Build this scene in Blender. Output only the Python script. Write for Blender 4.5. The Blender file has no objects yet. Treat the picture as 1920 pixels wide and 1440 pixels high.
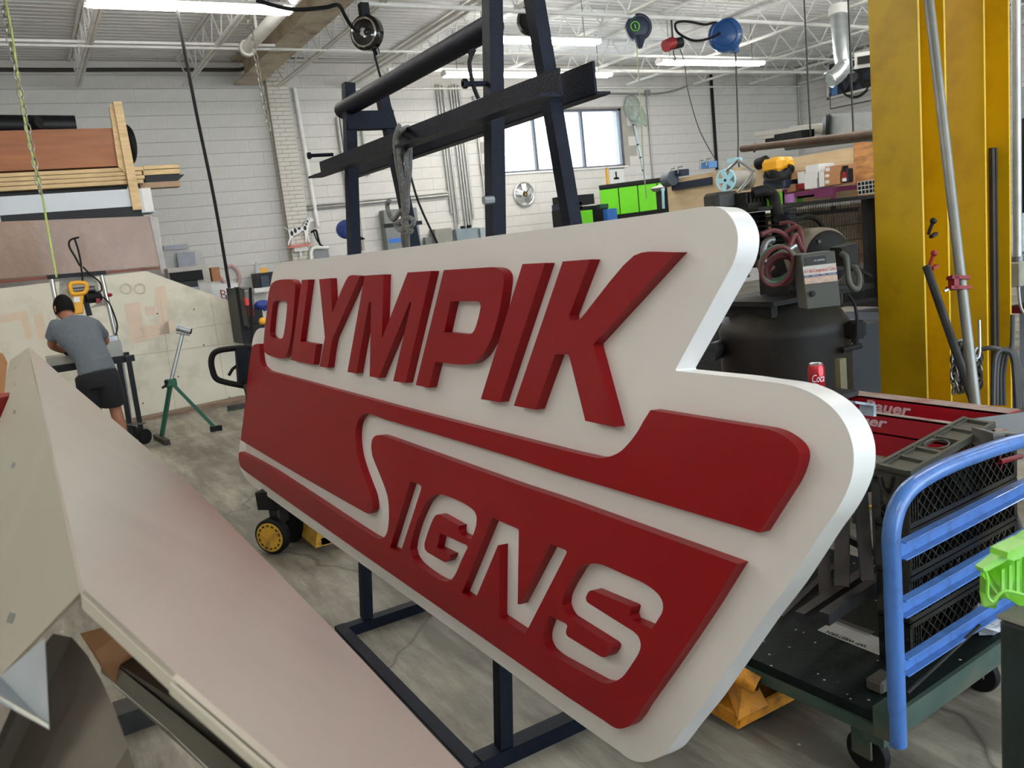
import bpy, bmesh, math, random
from mathutils import Vector, Matrix
random.seed(7)
PI = math.pi
sc = bpy.context.scene
COL = sc.collection

# ---------------------------------------------------------------- camera, world, exposure
FPX, HC = 1557.8, 1.55
RIGHT = Vector(((0.855366, -0.506554, -0.108410))); DOWN = Vector(((-0.178366, -0.091519, -0.979699))); FWD = Vector(((0.486349, 0.857337, -0.168634)))
cam_d = bpy.data.cameras.new('camera')
cam = bpy.data.objects.new('camera', cam_d)
COL.objects.link(cam)
cam_d.sensor_width = 36.0
cam_d.lens = FPX / 1920 * 36.0
cam_d.clip_start = 0.02
cam_d.clip_end = 200
cam_d.dof.use_dof = True
cam_d.dof.focus_distance = 2.8
cam_d.dof.aperture_fstop = 10.0
mw = Matrix.Identity(4)
for i in range(3):
    mw[i][0] = RIGHT[i]; mw[i][1] = -DOWN[i]; mw[i][2] = -FWD[i]
mw[2][3] = HC
cam.matrix_world = mw
sc.camera = cam

world = bpy.data.worlds.new('daylight')
sc.world = world
world.use_nodes = True
bg = world.node_tree.nodes['Background']
bg.inputs[0].default_value = (0.72, 0.86, 1.0, 1)
bg.inputs[1].default_value = 4.4
sc.view_settings.view_transform = 'Standard'
sc.view_settings.look = 'None'
sc.view_settings.exposure = 0.38
sc.view_settings.gamma = 1.0
sc.view_settings.use_curve_mapping = False
LAMP = 33.0            # emission of the fluorescent tubes

# ---------------------------------------------------------------- picture point -> point on a real plane
CP = Vector((0, 0, HC))
def ray(u, v):
    return ((u - 960) * RIGHT + (v - 720) * DOWN + FPX * FWD).normalized()
def _pl(u, v, ax, val):
    d = ray(u, v); return CP + d * ((val - CP[ax]) / d[ax])
def gx(u, v, x): return _pl(u, v, 0, x)
def gy(u, v, y): return _pl(u, v, 1, y)
def gz(u, v, z): return _pl(u, v, 2, z)
def gd(u, v, d):
    r = ray(u, v); return CP + r * (d / r.dot(FWD))
def gp(u, v, p, n):
    d = ray(u, v); return CP + d * ((Vector(p) - CP).dot(n) / d.dot(n))

# ---------------------------------------------------------------- materials
MATS = {}
def mat(name, col, rough=0.6, metal=0.0, var=0.12, scale=6.0, bump=0.0, bscale=60.0, emit=0.0, alpha=None,
        dirt=None, dirt_amt=0.5, dirt_scale=2.5, spec=0.5, coat=0.0, stretch=None, trans=0.0):
    if name in MATS: return MATS[name]
    m = bpy.data.materials.new(name); m.use_nodes = True
    nt = m.node_tree; N = nt.nodes; L = nt.links
    b = N['Principled BSDF']
    b.inputs['Roughness'].default_value = rough
    b.inputs['Metallic'].default_value = metal
    b.inputs['Specular IOR Level'].default_value = spec
    b.inputs['Coat Weight'].default_value = coat
    b.inputs['Transmission Weight'].default_value = trans
    tc = N.new('ShaderNodeTexCoord')
    src = tc.outputs['Object']
    if stretch:
        mp = N.new('ShaderNodeMapping'); mp.inputs['Scale'].default_value = stretch
        L.new(src, mp.inputs[0]); src = mp.outputs[0]
    nz = N.new('ShaderNodeTexNoise'); nz.inputs['Scale'].default_value = scale; nz.inputs['Detail'].default_value = 5
    L.new(src, nz.inputs['Vector'])
    rp = N.new('ShaderNodeValToRGB')
    c = Vector(col[:3])
    lo = c * (1 - var); hi = c * (1 + var)
    rp.color_ramp.elements[0].position = 0.3; rp.color_ramp.elements[1].position = 0.7
    rp.color_ramp.elements[0].color = (*lo, 1); rp.color_ramp.elements[1].color = (*[min(1, x) for x in hi], 1)
    L.new(nz.outputs[0], rp.inputs[0]); out = rp.outputs[0]
    if dirt:
        n2 = N.new('ShaderNodeTexNoise'); n2.inputs['Scale'].default_value = dirt_scale; n2.inputs['Detail'].default_value = 8
        n2.inputs['Roughness'].default_value = 0.65
        L.new(src, n2.inputs['Vector'])
        r2 = N.new('ShaderNodeValToRGB'); r2.color_ramp.elements[0].position = 0.48; r2.color_ramp.elements[1].position = 0.66
        r2.color_ramp.elements[0].color = (0, 0, 0, 1); r2.color_ramp.elements[1].color = (dirt_amt, dirt_amt, dirt_amt, 1)
        L.new(n2.outputs[0], r2.inputs[0])
        mx = N.new('ShaderNodeMix'); mx.data_type = 'RGBA'
        L.new(r2.outputs[0], mx.inputs['Factor']); L.new(out, mx.inputs['A']); mx.inputs['B'].default_value = (*dirt, 1)
        out = mx.outputs['Result']
    L.new(out, b.inputs['Base Color'])
    if bump:
        n3 = N.new('ShaderNodeTexNoise'); n3.inputs['Scale'].default_value = bscale; n3.inputs['Detail'].default_value = 3
        L.new(src, n3.inputs['Vector'])
        bp = N.new('ShaderNodeBump'); bp.inputs['Strength'].default_value = bump; bp.inputs['Distance'].default_value = 0.01
        L.new(n3.outputs[0], bp.inputs['Height']); L.new(bp.outputs[0], b.inputs['Normal'])
    if emit:
        b.inputs['Emission Color'].default_value = (*c, 1); b.inputs['Emission Strength'].default_value = emit
    if alpha is not None:
        b.inputs['Alpha'].default_value = alpha
    MATS[name] = m
    return m
def srgb(r, g, b):
    f = lambda x: (x / 255 / 12.92) if x <= 10 else ((x / 255 + 0.055) / 1.055) ** 2.4
    return (f(r), f(g), f(b))

# ---------------------------------------------------------------- mesh builder
class MB:
    def __init__(s): s.v = []; s.f = []; s.sm = False
    def add(s, vs, fs):
        o = len(s.v); s.v += [Vector(p) for p in vs]; s.f += [tuple(i + o for i in f) for f in fs]; return s
    def box(s, x0, x1, y0, y1, z0, z1):
        x0, x1 = sorted((x0, x1)); y0, y1 = sorted((y0, y1)); z0, z1 = sorted((z0, z1))
        return s.add([(x0,y0,z0),(x1,y0,z0),(x1,y1,z0),(x0,y1,z0),(x0,y0,z1),(x1,y0,z1),(x1,y1,z1),(x0,y1,z1)],
            [(0,3,2,1),(4,5,6,7),(0,1,5,4),(1,2,6,5),(2,3,7,6),(3,0,4,7)])
    def obox(s, c, ax, ay, az, sx, sy, sz):
        c = Vector(c); ax = Vector(ax).normalized()*sx/2; ay = Vector(ay).normalized()*sy/2; az = Vector(az).normalized()*sz/2
        P = [c+i*ax+j*ay+k*az for k in (-1,1) for (i,j) in ((-1,-1),(1,-1),(1,1),(-1,1))]
        return s.add(P, [(0,3,2,1),(4,5,6,7),(0,1,5,4),(1,2,6,5),(2,3,7,6),(3,0,4,7)])
    def bar(s, p, q, w, h, up=(0,0,1)):
        p = Vector(p); q = Vector(q); d = (q-p).normalized(); up = Vector(up)
        if abs(d.dot(up)) > .97: up = Vector((1,0,0))
        sd = d.cross(up).normalized(); u = sd.cross(d)
        return s.obox((p+q)/2, d, sd, u, (q-p).length, w, h)
    def tube(s, pts, r, n=8, closed=False, cap=True):
        pts = [Vector(p) for p in pts]; m = len(pts); s.sm = True
        rs = r if isinstance(r, (list, tuple)) else [r]*m
        t0 = ((pts[1]-pts[0]) if not closed else (pts[1]-pts[-1])).normalized()
        a = t0.orthogonal().normalized(); o = len(s.v)
        for i, p in enumerate(pts):
            if closed: t = (pts[(i+1)%m]-pts[i-1]).normalized()
            else: t = (pts[min(i+1,m-1)]-pts[max(i-1,0)]).normalized()
            a = (a - t*a.dot(t)).normalized(); b = t.cross(a)
            s.v += [p + (a*math.cos(2*PI*k/n)+b*math.sin(2*PI*k/n))*rs[i] for k in range(n)]
        for i in range(m if closed else m-1):
            j = (i+1) % m
            s.f += [(o+i*n+k, o+i*n+(k+1)%n, o+j*n+(k+1)%n, o+j*n+k) for k in range(n)]
        if cap and not closed:
            s.f.append(tuple(o+k for k in reversed(range(n)))); s.f.append(tuple(o+(m-1)*n+k for k in range(n)))
        return s
    def cyl(s, p, q, r, n=16, r2=None):
        return s.tube([p, q], [r, r if r2 is None else r2], n)
    def lathe(s, prof, c, axis=(0,0,1), n=24):
        c = Vector(c); ax = Vector(axis).normalized()
        pts = [c + ax*h for _, h in prof]; o = len(s.v); a = ax.orthogonal().normalized(); b = ax.cross(a); s.sm = True
        for (r, h), p in zip(prof, pts):
            s.v += [p + (a*math.cos(2*PI*k/n)+b*math.sin(2*PI*k/n))*max(r, 1e-4) for k in range(n)]
        for i in range(len(prof)-1):
            s.f += [(o+i*n+k, o+i*n+(k+1)%n, o+(i+1)*n+(k+1)%n, o+(i+1)*n+k) for k in range(n)]
        s.f.append(tuple(o+k for k in reversed(range(n)))); s.f.append(tuple(o+(len(prof)-1)*n+k for k in range(n)))
        return s
    def ball(s, c, r, n=12, m=8):
        r = Vector(r) if hasattr(r, '__len__') else Vector((r,r,r)); c = Vector(c); o = len(s.v); s.sm = True
        for i in range(m+1):
            th = PI*i/m
            s.v += [c+Vector((r.x*math.sin(th)*math.cos(2*PI*k/n), r.y*math.sin(th)*math.sin(2*PI*k/n), r.z*math.cos(th))) for k in range(n)]
        for i in range(m):
            s.f += [(o+i*n+k, o+(i+1)*n+k, o+(i+1)*n+(k+1)%n, o+i*n+(k+1)%n) for k in range(n)]
        return s
    def prism(s, pts, vec):
        pts = [Vector(p) for p in pts]; n = len(pts); vec = Vector(vec); o = len(s.v)
        s.v += pts + [p+vec for p in pts]
        s.f += [tuple(range(o, o+n)), tuple(range(o+2*n-1, o+n-1, -1))]
        s.f += [(o+i, o+n+i, o+n+(i+1)%n, o+(i+1)%n) for i in range(n)]
        return s
    def torus(s, c, axis, R, r, n=20, k=6, sx=1.0, a=None):
        ax = Vector(axis).normalized(); a = Vector(a).normalized() if a is not None else ax.orthogonal().normalized(); b = ax.cross(a); c = Vector(c)
        return s.tube([c+(a*math.cos(2*PI*i/n)*sx+b*math.sin(2*PI*i/n))*R for i in range(n)], r, k, closed=True)
def mesh_from(mb, name, m, off, bevel=0):
    me = bpy.data.meshes.new(name)
    me.from_pydata([v-off for v in mb.v], [], mb.f)
    bm = bmesh.new(); bm.from_mesh(me)
    bmesh.ops.recalc_face_normals(bm, faces=bm.faces[:])
    if bevel:
        bmesh.ops.bevel(bm, geom=bm.edges[:], offset=bevel, segments=1, affect='EDGES', clamp_overlap=True)
    if any(len(f.verts) > 6 for f in bm.faces):
        bmesh.ops.triangulate(bm, faces=[f for f in bm.faces if len(f.verts) > 6])
    bm.to_mesh(me); bm.free()
    if mb.sm:
        me.shade_smooth(); me.set_sharp_from_angle(angle=0.75)
    if m: me.materials.append(m)
    return me
def wloc(o):
    l = o.location.copy()
    while o.parent: o = o.parent; l += o.location
    return l
def bb(mb):
    xs = [v.x for v in mb.v]; ys = [v.y for v in mb.v]; zs = [v.z for v in mb.v]
    return Vector((min(xs),min(ys),min(zs))), Vector((max(xs),max(ys),max(zs)))
def tagp(o, label, cat, group=None, kind=None):
    if label: o['label'] = label
    if cat: o['category'] = cat
    if group: o['group'] = group
    if kind: o['kind'] = kind
    return o
def part(name, mb, m, parent, label=None, bevel=0, kind=None):
    a, b = bb(mb); c = (a+b)/2
    o = bpy.data.objects.new(name, mesh_from(mb, name, m, c, bevel)); COL.objects.link(o)
    o.parent = parent; o.location = c - (wloc(parent) if parent else Vector())
    if label: o['label'] = label
    if kind: o['kind'] = kind
    return o
def solo(name, mb, m, label, cat, group=None, kind=None, bevel=0):
    a, b = bb(mb); c = Vector(((a.x+b.x)/2, (a.y+b.y)/2, a.z))
    o = bpy.data.objects.new(name, mesh_from(mb, name, m, c, bevel)); COL.objects.link(o)
    o.location = c
    return tagp(o, label, cat, group, kind)
def thing(name, loc, label, cat, group=None, kind=None):
    o = bpy.data.objects.new(name, None); COL.objects.link(o); o.location = Vector(loc); o.empty_display_size = .1
    return tagp(o, label, cat, group, kind)
def struct(name, mb, m, bevel=0): return solo(name, mb, m, None, None, kind='structure', bevel=bevel)
def piece(name, me, loc, parent, scale=None, rot=None):
    o = bpy.data.objects.new(name, me); COL.objects.link(o); o.parent = parent
    o.location = Vector(loc) - wloc(parent)
    if scale: o.scale = scale
    if rot: o.rotation_euler = rot
    return o
def dup(o, off, label=None, group=None, parent=None):
    kids = list(o.children)
    c = o.copy(); COL.objects.link(c)
    if parent: c.parent = parent
    else: c.location = o.location + Vector(off)
    if label: c['label'] = label
    if group: c['group'] = group
    for k in kids: dup(k, (0,0,0), parent=c)
    return c
def smooth_path(pts, k=4, closed=False):
    P = [Vector(p) for p in pts]; n = len(P); out = []
    for i in range(n if closed else n-1):
        p0 = P[i-1] if (closed or i > 0) else P[i]; p1 = P[i]; p2 = P[(i+1)%n]
        p3 = P[(i+2)%n] if (closed or i+2 < n) else P[(i+1)%n]
        for j in range(k):
            t = j/k
            out.append(.5*((2*p1)+(p2-p0)*t+(2*p0-5*p1+4*p2-p3)*t*t+(3*p1-p0-3*p2+p3)*t**3))
    if not closed: out.append(P[-1])
    return out
def text_mb(txt, size, o, ex, ey, ez, thick=0.001, shear=0.0, bold=0.0, width=None):
    """lettering as thin solid: origin o (left baseline), ex along the line, ey up, ez outward"""
    cu = bpy.data.curves.new('t', 'FONT'); cu.body = txt; cu.size = size; cu.shear = shear; cu.offset = bold
    cu.extrude = thick/2; cu.resolution_u = 3
    ob = bpy.data.objects.new('t', cu); COL.objects.link(ob)
    dg = bpy.context.evaluated_depsgraph_get(); dg.update()
    me = bpy.data.meshes.new_from_object(ob.evaluated_get(dg))
    vs = [v.co.copy() for v in me.vertices]; fs = [tuple(p.vertices) for p in me.polygons]
    bpy.data.objects.remove(ob); bpy.data.curves.remove(cu); bpy.data.meshes.remove(me)
    w = max(v.x for v in vs) - min(v.x for v in vs); k = width/w if width else 1
    ex = Vector(ex).normalized(); ey = Vector(ey).normalized(); ez = Vector(ez).normalized(); o = Vector(o)
    mb = MB(); mb.add([o+ex*v.x*k+ey*v.y+ez*(v.z+thick/2) for v in vs], fs); return mb
ORD = ['first','second','third','fourth','fifth','sixth','seventh','eighth','ninth','tenth','eleventh','twelfth']

# ---------------------------------------------------------------- common materials
wallpaint = mat('painted_block', srgb(216,214,209), .75, var=.05, scale=3, bump=.25, bscale=90, dirt=srgb(186,180,166), dirt_amt=.35)
wallmort = mat('painted_joint', srgb(168,164,154), .85, var=.08)
brickmat = mat('painted_brick', srgb(212,208,198), .75, var=.06, scale=8, bump=.3, bscale=120)
whitesteel = mat('white_painted_steel', srgb(238,237,232), .5, var=.05, scale=9, dirt=srgb(180,174,160), dirt_amt=.3)
deckmat = mat('white_roof_deck', srgb(236,236,234), .5, var=.04, scale=1.2, dirt=srgb(196,192,184), dirt_amt=.3, dirt_scale=.9)
darkconduit = mat('dark_conduit', srgb(70,64,58), .5, metal=.3)
greyconduit = mat('galvanised_conduit', srgb(168,168,164), .42, metal=.7)
blackrub = mat('black_rubber', srgb(17,17,18), .65, var=.2, spec=.25)
blackplas = mat('black_plastic', srgb(18,19,21), .45, var=.15, spec=.3)
navy = mat('navy_hammered_paint', srgb(10,15,30), .5, spec=.18, var=.3, scale=70, bump=.3, bscale=260, dirt=srgb(30,38,54), dirt_amt=.3, dirt_scale=9)
signwhite = mat('satin_white_enamel', srgb(224,222,218), .32, var=.012, scale=2, bump=.03, bscale=500)
signred = mat('satin_red_enamel', srgb(134,0,12), .42, spec=.28, var=.03, scale=2, bump=.04, bscale=500)
alu = mat('mill_aluminium', srgb(220,208,194), .28, metal=.5, var=.06, scale=1.5, dirt=srgb(150,146,138), dirt_amt=.25, dirt_scale=1.4)
alupaint = mat('primed_aluminium', srgb(190,184,166), .38, metal=.2, var=.04, scale=2)
greymetal = mat('dull_grey_steel', srgb(120,120,118), .45, metal=.8, var=.2)
darksteel = mat('dark_mill_steel', srgb(48,47,47), .5, metal=.4, var=.3, scale=12, dirt=srgb(110,88,70), dirt_amt=.25)
galv = mat('galvanised_steel', srgb(175,180,182), .38, metal=.85, var=.15, scale=14)
wood = mat('pine_lumber', srgb(208,180,134), .65, var=.16, scale=4, stretch=(1,8,8), dirt=srgb(172,134,90), dirt_amt=.4)
plyred = mat('brown_plywood', srgb(150,92,54), .55, var=.22, scale=2.2, stretch=(.6,4,6))
cardb = mat('brown_cardboard', srgb(176,128,88), .8, var=.08)
darkgap = mat('neutral_grey_label', srgb(170,170,168), .8)
whitecard = mat('white_cardboard', srgb(225,225,222), .75, var=.04)
# ================================================================ THE BUILDING
WY = 14.3; RX = 16.9; DZ = 4.9
concrete = mat('worn_concrete', srgb(150,146,134), .5, var=.22, scale=1.1, bump=.35, bscale=14, dirt=srgb(104,99,90), dirt_amt=.75, dirt_scale=.9)
def floor_material():
    nt = concrete.node_tree; N = nt.nodes; L = nt.links; b = N['Principled BSDF']
    base = b.inputs['Base Color'].links[0].from_socket
    tc = [n for n in N if n.type == 'TEX_COORD'][0]
    mp = N.new('ShaderNodeMapping'); mp.inputs['Scale'].default_value = (3.5, .55, 1); mp.inputs['Rotation'].default_value = (0,0,.5)
    L.new(tc.outputs['Object'], mp.inputs[0])
    n = N.new('ShaderNodeTexNoise'); n.inputs['Scale'].default_value = 1.6; n.inputs['Detail'].default_value = 9; n.inputs['Roughness'].default_value = .7
    L.new(mp.outputs[0], n.inputs['Vector'])
    r = N.new('ShaderNodeValToRGB'); r.color_ramp.elements[0].position = .42; r.color_ramp.elements[1].position = .64
    r.color_ramp.elements[0].color = (.5,.48,.45,1); r.color_ramp.elements[1].color = (1.25,1.24,1.2,1)
    L.new(n.outputs[0], r.inputs[0])
    mx = N.new('ShaderNodeMix'); mx.data_type = 'RGBA'; mx.blend_type = 'MULTIPLY'; mx.inputs['Factor'].default_value = 1
    L.new(base, mx.inputs['A']); L.new(r.outputs[0], mx.inputs['B'])
    # paint specks
    v = N.new('ShaderNodeTexVoronoi'); v.inputs['Scale'].default_value = 5.5; L.new(tc.outputs['Object'], v.inputs['Vector'])
    r2 = N.new('ShaderNodeValToRGB'); r2.color_ramp.elements[0].position = .035; r2.color_ramp.elements[1].position = .05
    r2.color_ramp.elements[0].color = (1,1,1,1); r2.color_ramp.elements[1].color = (0,0,0,1)
    L.new(v.outputs['Distance'], r2.inputs[0])
    m2 = N.new('ShaderNodeMix'); m2.data_type = 'RGBA'; L.new(r2.outputs[0], m2.inputs['Factor'])
    L.new(mx.outputs['Result'], m2.inputs['A']); m2.inputs['B'].default_value = (.55,.54,.5,1)
    # hairline cracks
    d = N.new('ShaderNodeTexNoise'); d.inputs['Scale'].default_value = 2.2; L.new(tc.outputs['Object'], d.inputs['Vector'])
    ad = N.new('ShaderNodeMix'); ad.data_type = 'RGBA'; ad.inputs['Factor'].default_value = .35
    L.new(tc.outputs['Object'], ad.inputs['A']); L.new(d.outputs['Color'], ad.inputs['B'])
    v2 = N.new('ShaderNodeTexVoronoi'); v2.feature = 'DISTANCE_TO_EDGE'; v2.inputs['Scale'].default_value = .55; L.new(ad.outputs['Result'], v2.inputs['Vector'])
    r3 = N.new('ShaderNodeValToRGB'); r3.color_ramp.elements[0].position = .0; r3.color_ramp.elements[1].position = .006
    r3.color_ramp.elements[0].color = (.7,.7,.7,1); r3.color_ramp.elements[1].color = (0,0,0,1)
    L.new(v2.outputs['Distance'], r3.inputs[0])
    m3 = N.new('ShaderNodeMix'); m3.data_type = 'RGBA'; L.new(r3.outputs[0], m3.inputs['Factor'])
    L.new(m2.outputs['Result'], m3.inputs['A']); m3.inputs['B'].default_value = (.05,.045,.04,1)
    L.new(m3.outputs['Result'], b.inputs['Base Color'])
floor_material()
struct('floor', MB().box(-8.3, RX+.4, -7, WY+.4, -.2, 0), concrete)

# window opening
WX0, WX1, WZ0, WZ1 = 8.28, 11.45, 2.855, 4.03
wb = struct('wall_back', MB().box(4.05, WX0, WY+.006, WY+.3, 0, DZ+.05).box(WX1, RX+.3, WY+.006, WY+.3, 0, DZ+.05)
            .box(WX0, WX1, WY+.006, WY+.3, 0, WZ0).box(WX0, WX1, WY+.006, WY+.3, WZ1, DZ+.05), wallmort)
wbl = struct('wall_back_left', MB().box(-8.3, 4.05, WY+.006, WY+.3, 0, DZ+.05), wallmort)
wr = struct('wall_right', MB().box(RX+.006, RX+.3, -7, WY+.006, 0, DZ+.05), wallmort)
struct('wall_left', MB().box(-8.3, -8, -7, WY+.3, 0, DZ+.05), wallpaint)
bm_ = MB().box(-.2029, .2029, -.045, .045, -.0975, .0975)
blockmesh = mesh_from(bm_, 'block', wallpaint, Vector(), bevel=.002)
blockhalf = mesh_from(MB().box(-.1011, .1011, -.045, .045, -.0975, .0975), 'half_block', wallpaint, Vector(), bevel=.004)
CH = .2032
def lay_blocks(parent, a0, a1, along, z0, z1, skip, single, near):
    """courses of painted blocks; those nearest the camera singly, the rest joined"""
    cand = []; rest = MB()
    k0 = int(round(z0/CH)); k1 = int(z1/CH)
    for k in range(k0, k1+1):
        z = k*CH + .1016
        i0 = int(math.floor(a0/.4064)); i1 = int(math.ceil(a1/.4064))
        for i in range(i0, i1+1):
            a = i*.4064 + (.2032 if k % 2 else 0)
            lo, hi = max(a-.2029, a0), min(a+.2029, a1)
            if hi-lo < .05 or skip(lo, hi, z-.1, z+.1): continue
            cand.append((lo, hi, z, near((lo+hi)/2, z)))
    cand.sort(key=lambda c: c[3])
    for n, (lo, hi, z, d) in enumerate(cand):
        c = (lo+hi)/2; L = hi-lo
        off = random.uniform(-.0012, .0012)
        if n < 300 and d < 1e5:
            me = blockmesh if L > .3 else blockhalf; full = .4058 if L > .3 else .2022
            if along == 'x': piece('block', me, (c, WY+.045+off, z), parent, (L/full, 1, 1))
            else: piece('block', me, (RX+.045+off, c, z), parent, (L/full, 1, 1), (0, 0, PI/2))
        else:
            if along == 'x': rest.box(lo, hi, WY+off, WY+.05, z-.0965, z+.0965)
            else: rest.box(RX+off, RX+.05, lo, hi, z-.0965, z+.0965)
    if rest.v: part('block_courses', rest, wallpaint, parent, kind='stuff')
win = lambda lo, hi, z0, z1: hi > WX0+.02 and lo < WX1-.02 and z1 > WZ0+.03 and z0 < WZ1-.03
lay_blocks(wb, 4.4, RX, 'x', 0, 4.85, win, 300, lambda a, z: (abs(z-3.4)*4+a*.35) if 1.9 < z < 4.8 else 1e6)
lay_blocks(wbl, -8, 4.03, 'x', 0, 4.85, lambda *a: False, 300, lambda a, z: abs(a-2.2) if (.2 < a and z > 1) else 1e6)
lay_blocks(wr, -7, WY, 'y', 0, 4.85, lambda *a: False, 300, lambda a, z: (WY-a) if (a > 9.5 and z > 2) else 1e6)

# brick pilaster
pil = struct('trim_1', MB().box(4.035, 4.395, WY-.185, WY+.01, 0, DZ), wallmort)
b_long = mesh_from(MB().box(-.098, .098, -.05, .05, -.029, .029), 'brick', brickmat, Vector(), bevel=.003)
b_short = mesh_from(MB().box(-.047, .047, -.05, .05, -.029, .029), 'brick_half', brickmat, Vector(), bevel=.003)
kk = 0; z = 1.05; rest = MB()
for k in range(0, 72):
    z = k*.0677+.034
    if z > DZ-.05: break
    xs = [(4.135, 1), (4.335, 1)] if k % 2 else [(4.085, 0), (4.235, 1), (4.36, 0)]
    for x, lng in xs:
        L = .196 if lng else .094
        lo, hi = max(4.03, x-L/2), min(4.4, x+L/2)
        if z > 1.6 and kk < 200:
            piece('brick', b_long if lng else b_short, ((lo+hi)/2, WY-.142, z), pil, ((hi-lo)/L, 1, 1)); kk += 1
        else: rest.box(lo, hi, WY-.192, WY-.18, z-.029, z+.029)
    rest.box(4.028, 4.04, WY-.09, WY-.005, z-.029, z+.029)
part('brick_courses', rest, brickmat, pil, kind='stuff')

# corrugated roof deck
def deck():
    mb = MB(); y = -7.0; pts = []
    while y < WY+.2:
        pts += [(y, DZ), (y+.08, DZ), (y+.084, DZ+.085), (y+.146, DZ+.085), (y+.15, DZ)]
        y += .15
    o = len(mb.v)
    for x in (-8.3, RX+.3):
        mb.v += [Vector((x, yy, zz)) for yy, zz in pts]
    n = len(pts)
    mb.f += [(i, i+1, n+i+1, n+i) for i in range(n-1)]
    return mb
struct('ceiling', deck(), deckmat)
struct('trim_2', MB().box(-8.3, RX+.3, -7, WY+.3, DZ+.1, DZ+.2), whitesteel)
# side daylight: the bay behind the photographer stands open; a lintel closes its top
struct('wall_front', MB().box(-8.3, RX+.3, -4.3, -4, 4.2, DZ+.05).box(-8.3, .6, -4.3, -4, 0, 4.2).box(12, RX+.3, -4.3, -4, 0, 4.2), wallpaint)

# window with two mullions
wm = mat('window_frame_grey', srgb(96,100,108), .5, metal=.2)
ww = struct('window_1', MB().box(WX0, WX1, WY+.02, WY+.1, WZ0, WZ0+.035).box(WX0, WX1, WY+.02, WY+.1, WZ1-.05, WZ1)
       .box(WX0, WX0+.045, WY+.02, WY+.1, WZ0, WZ1).box(WX1-.06, WX1, WY+.02, WY+.1, WZ0, WZ1), wm)
xm = gy(1095, 260, WY).x
for x in (xm, xm-1.17): part('mullion', MB().box(x-.025, x+.025, WY+.02, WY+.1, WZ0+.035, WZ1-.05), wm, ww)
glass = bpy.data.materials.new('window_glass'); glass.use_nodes = True
nt = glass.node_tree; nt.nodes.clear()
o_ = nt.nodes.new('ShaderNodeOutputMaterial'); mx_ = nt.nodes.new('ShaderNodeMixShader'); tr = nt.nodes.new('ShaderNodeBsdfTransparent'); gl = nt.nodes.new('ShaderNodeBsdfGlossy')
gl.inputs['Roughness'].default_value = .02; mx_.inputs[0].default_value = .08
nt.links.new(tr.outputs[0], mx_.inputs[1]); nt.links.new(gl.outputs[0], mx_.inputs[2]); nt.links.new(mx_.outputs[0], o_.inputs[0])
xs = [WX0+.045, xm-1.17-.025, xm-1.17+.025, xm-.025, xm+.025, WX1-.06]
for i in range(3): part('pane', MB().box(xs[2*i], xs[2*i+1], WY+.055, WY+.061, WZ0+.035, WZ1-.05), glass, ww)
part('sill', MB().box(WX0-.05, WX1+.05, WY-.03, WY+.1, WZ0-.035, WZ0), whitesteel, ww)

# ---------------------------------------------------------------- roof joists
JX = [-5.5, -3.8, -2.1, -.4, 1.25, 2.75, 4.22, 6.05, 7.85, 9.65, 11.43, 13.25, 14.93, 16.55]
JB = 4.46; JT = 4.87
jroot = None
rod_a = mesh_from(MB().cyl((0,0,0), (0,.3,.38), .0115, 5), 'web_rod', whitesteel, Vector())
rod_b = mesh_from(MB().cyl((0,0,.38), (0,.3,0), .0115, 5), 'web_rod', whitesteel, Vector())
def joist(x, lab, y0=-6.5):
    r = thing('roof_joist', (x, WY, JB), lab, 'joist', 'white open web roof joists')
    ye = WY-.06
    part('top_chord', MB().box(x-.045, x-.008, y0, ye, JT, JT+.03).box(x+.008, x+.045, y0, ye, JT, JT+.03), whitesteel, r)
    part('bottom_chord', MB().box(x-.04, x-.008, y0, ye-.25, JB-.03, JB).box(x+.008, x+.04, y0, ye-.25, JB-.03, JB), whitesteel, r)
    y = ye-.85; k = 0
    while y > 3.5:
        piece('web_rod', rod_a if k % 2 else rod_b, (x, y, JB+.005), r); y -= .3; k += 1
    rest = MB()
    while y > y0:
        rest.bar((x, y, JB if k % 2 else JT), (x, y+.3, JT if k % 2 else JB), .016, .016); y -= .3; k += 1
    rest.bar((x, ye-.55, JB), (x, ye-.05, JT), .02, .02)
    part('web_bars', rest, whitesteel, r, kind='stuff')
    return r
for i, x in enumerate(JX):
    lab = ('white open web roof joist, %s of them counted from the left wall' % ORD[i]) if i < 12 else \
          ('white open web roof joist %s' % ('nearest the right wall' if i == 13 else 'second in from the right wall'))
    joist(x, lab)
# bridging bars that tie the joists
for y, z, nm in ((12.72, JB-.04, 'white round bridging bar under the joists in front of the back wall'), (9.5, JB-.035, 'white pipe across the joists carrying the hanging reels'),
             (11.62, JB-.035, 'thin white angle bar crossing the joists above the ceiling lamps'), (14.22, JB-.03, 'white ledger bar on the back wall at the joist ends')):
    x0 = 5.6 if y > 12 else -7.9
    if y == 9.5: x0 = 3.96
    solo('bridging_bar', MB().cyl((x0, y, z), (RX-.05, y, z), .032 if y in (12.72, 9.5) else .018, 8), whitesteel, nm, 'roof bar')
# overhead strut tracks
for dx, dz in ((0,.05), (.1,.03)):
    solo('strut_track', MB().box(5.4+dx, 5.445+dx, -3, WY-.1, JB-.04+dz, JB+dz), whitesteel, 'white strut channel running front to back, %s of the close pair' % ('left' if dx == 0 else 'right'), 'channel')
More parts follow.
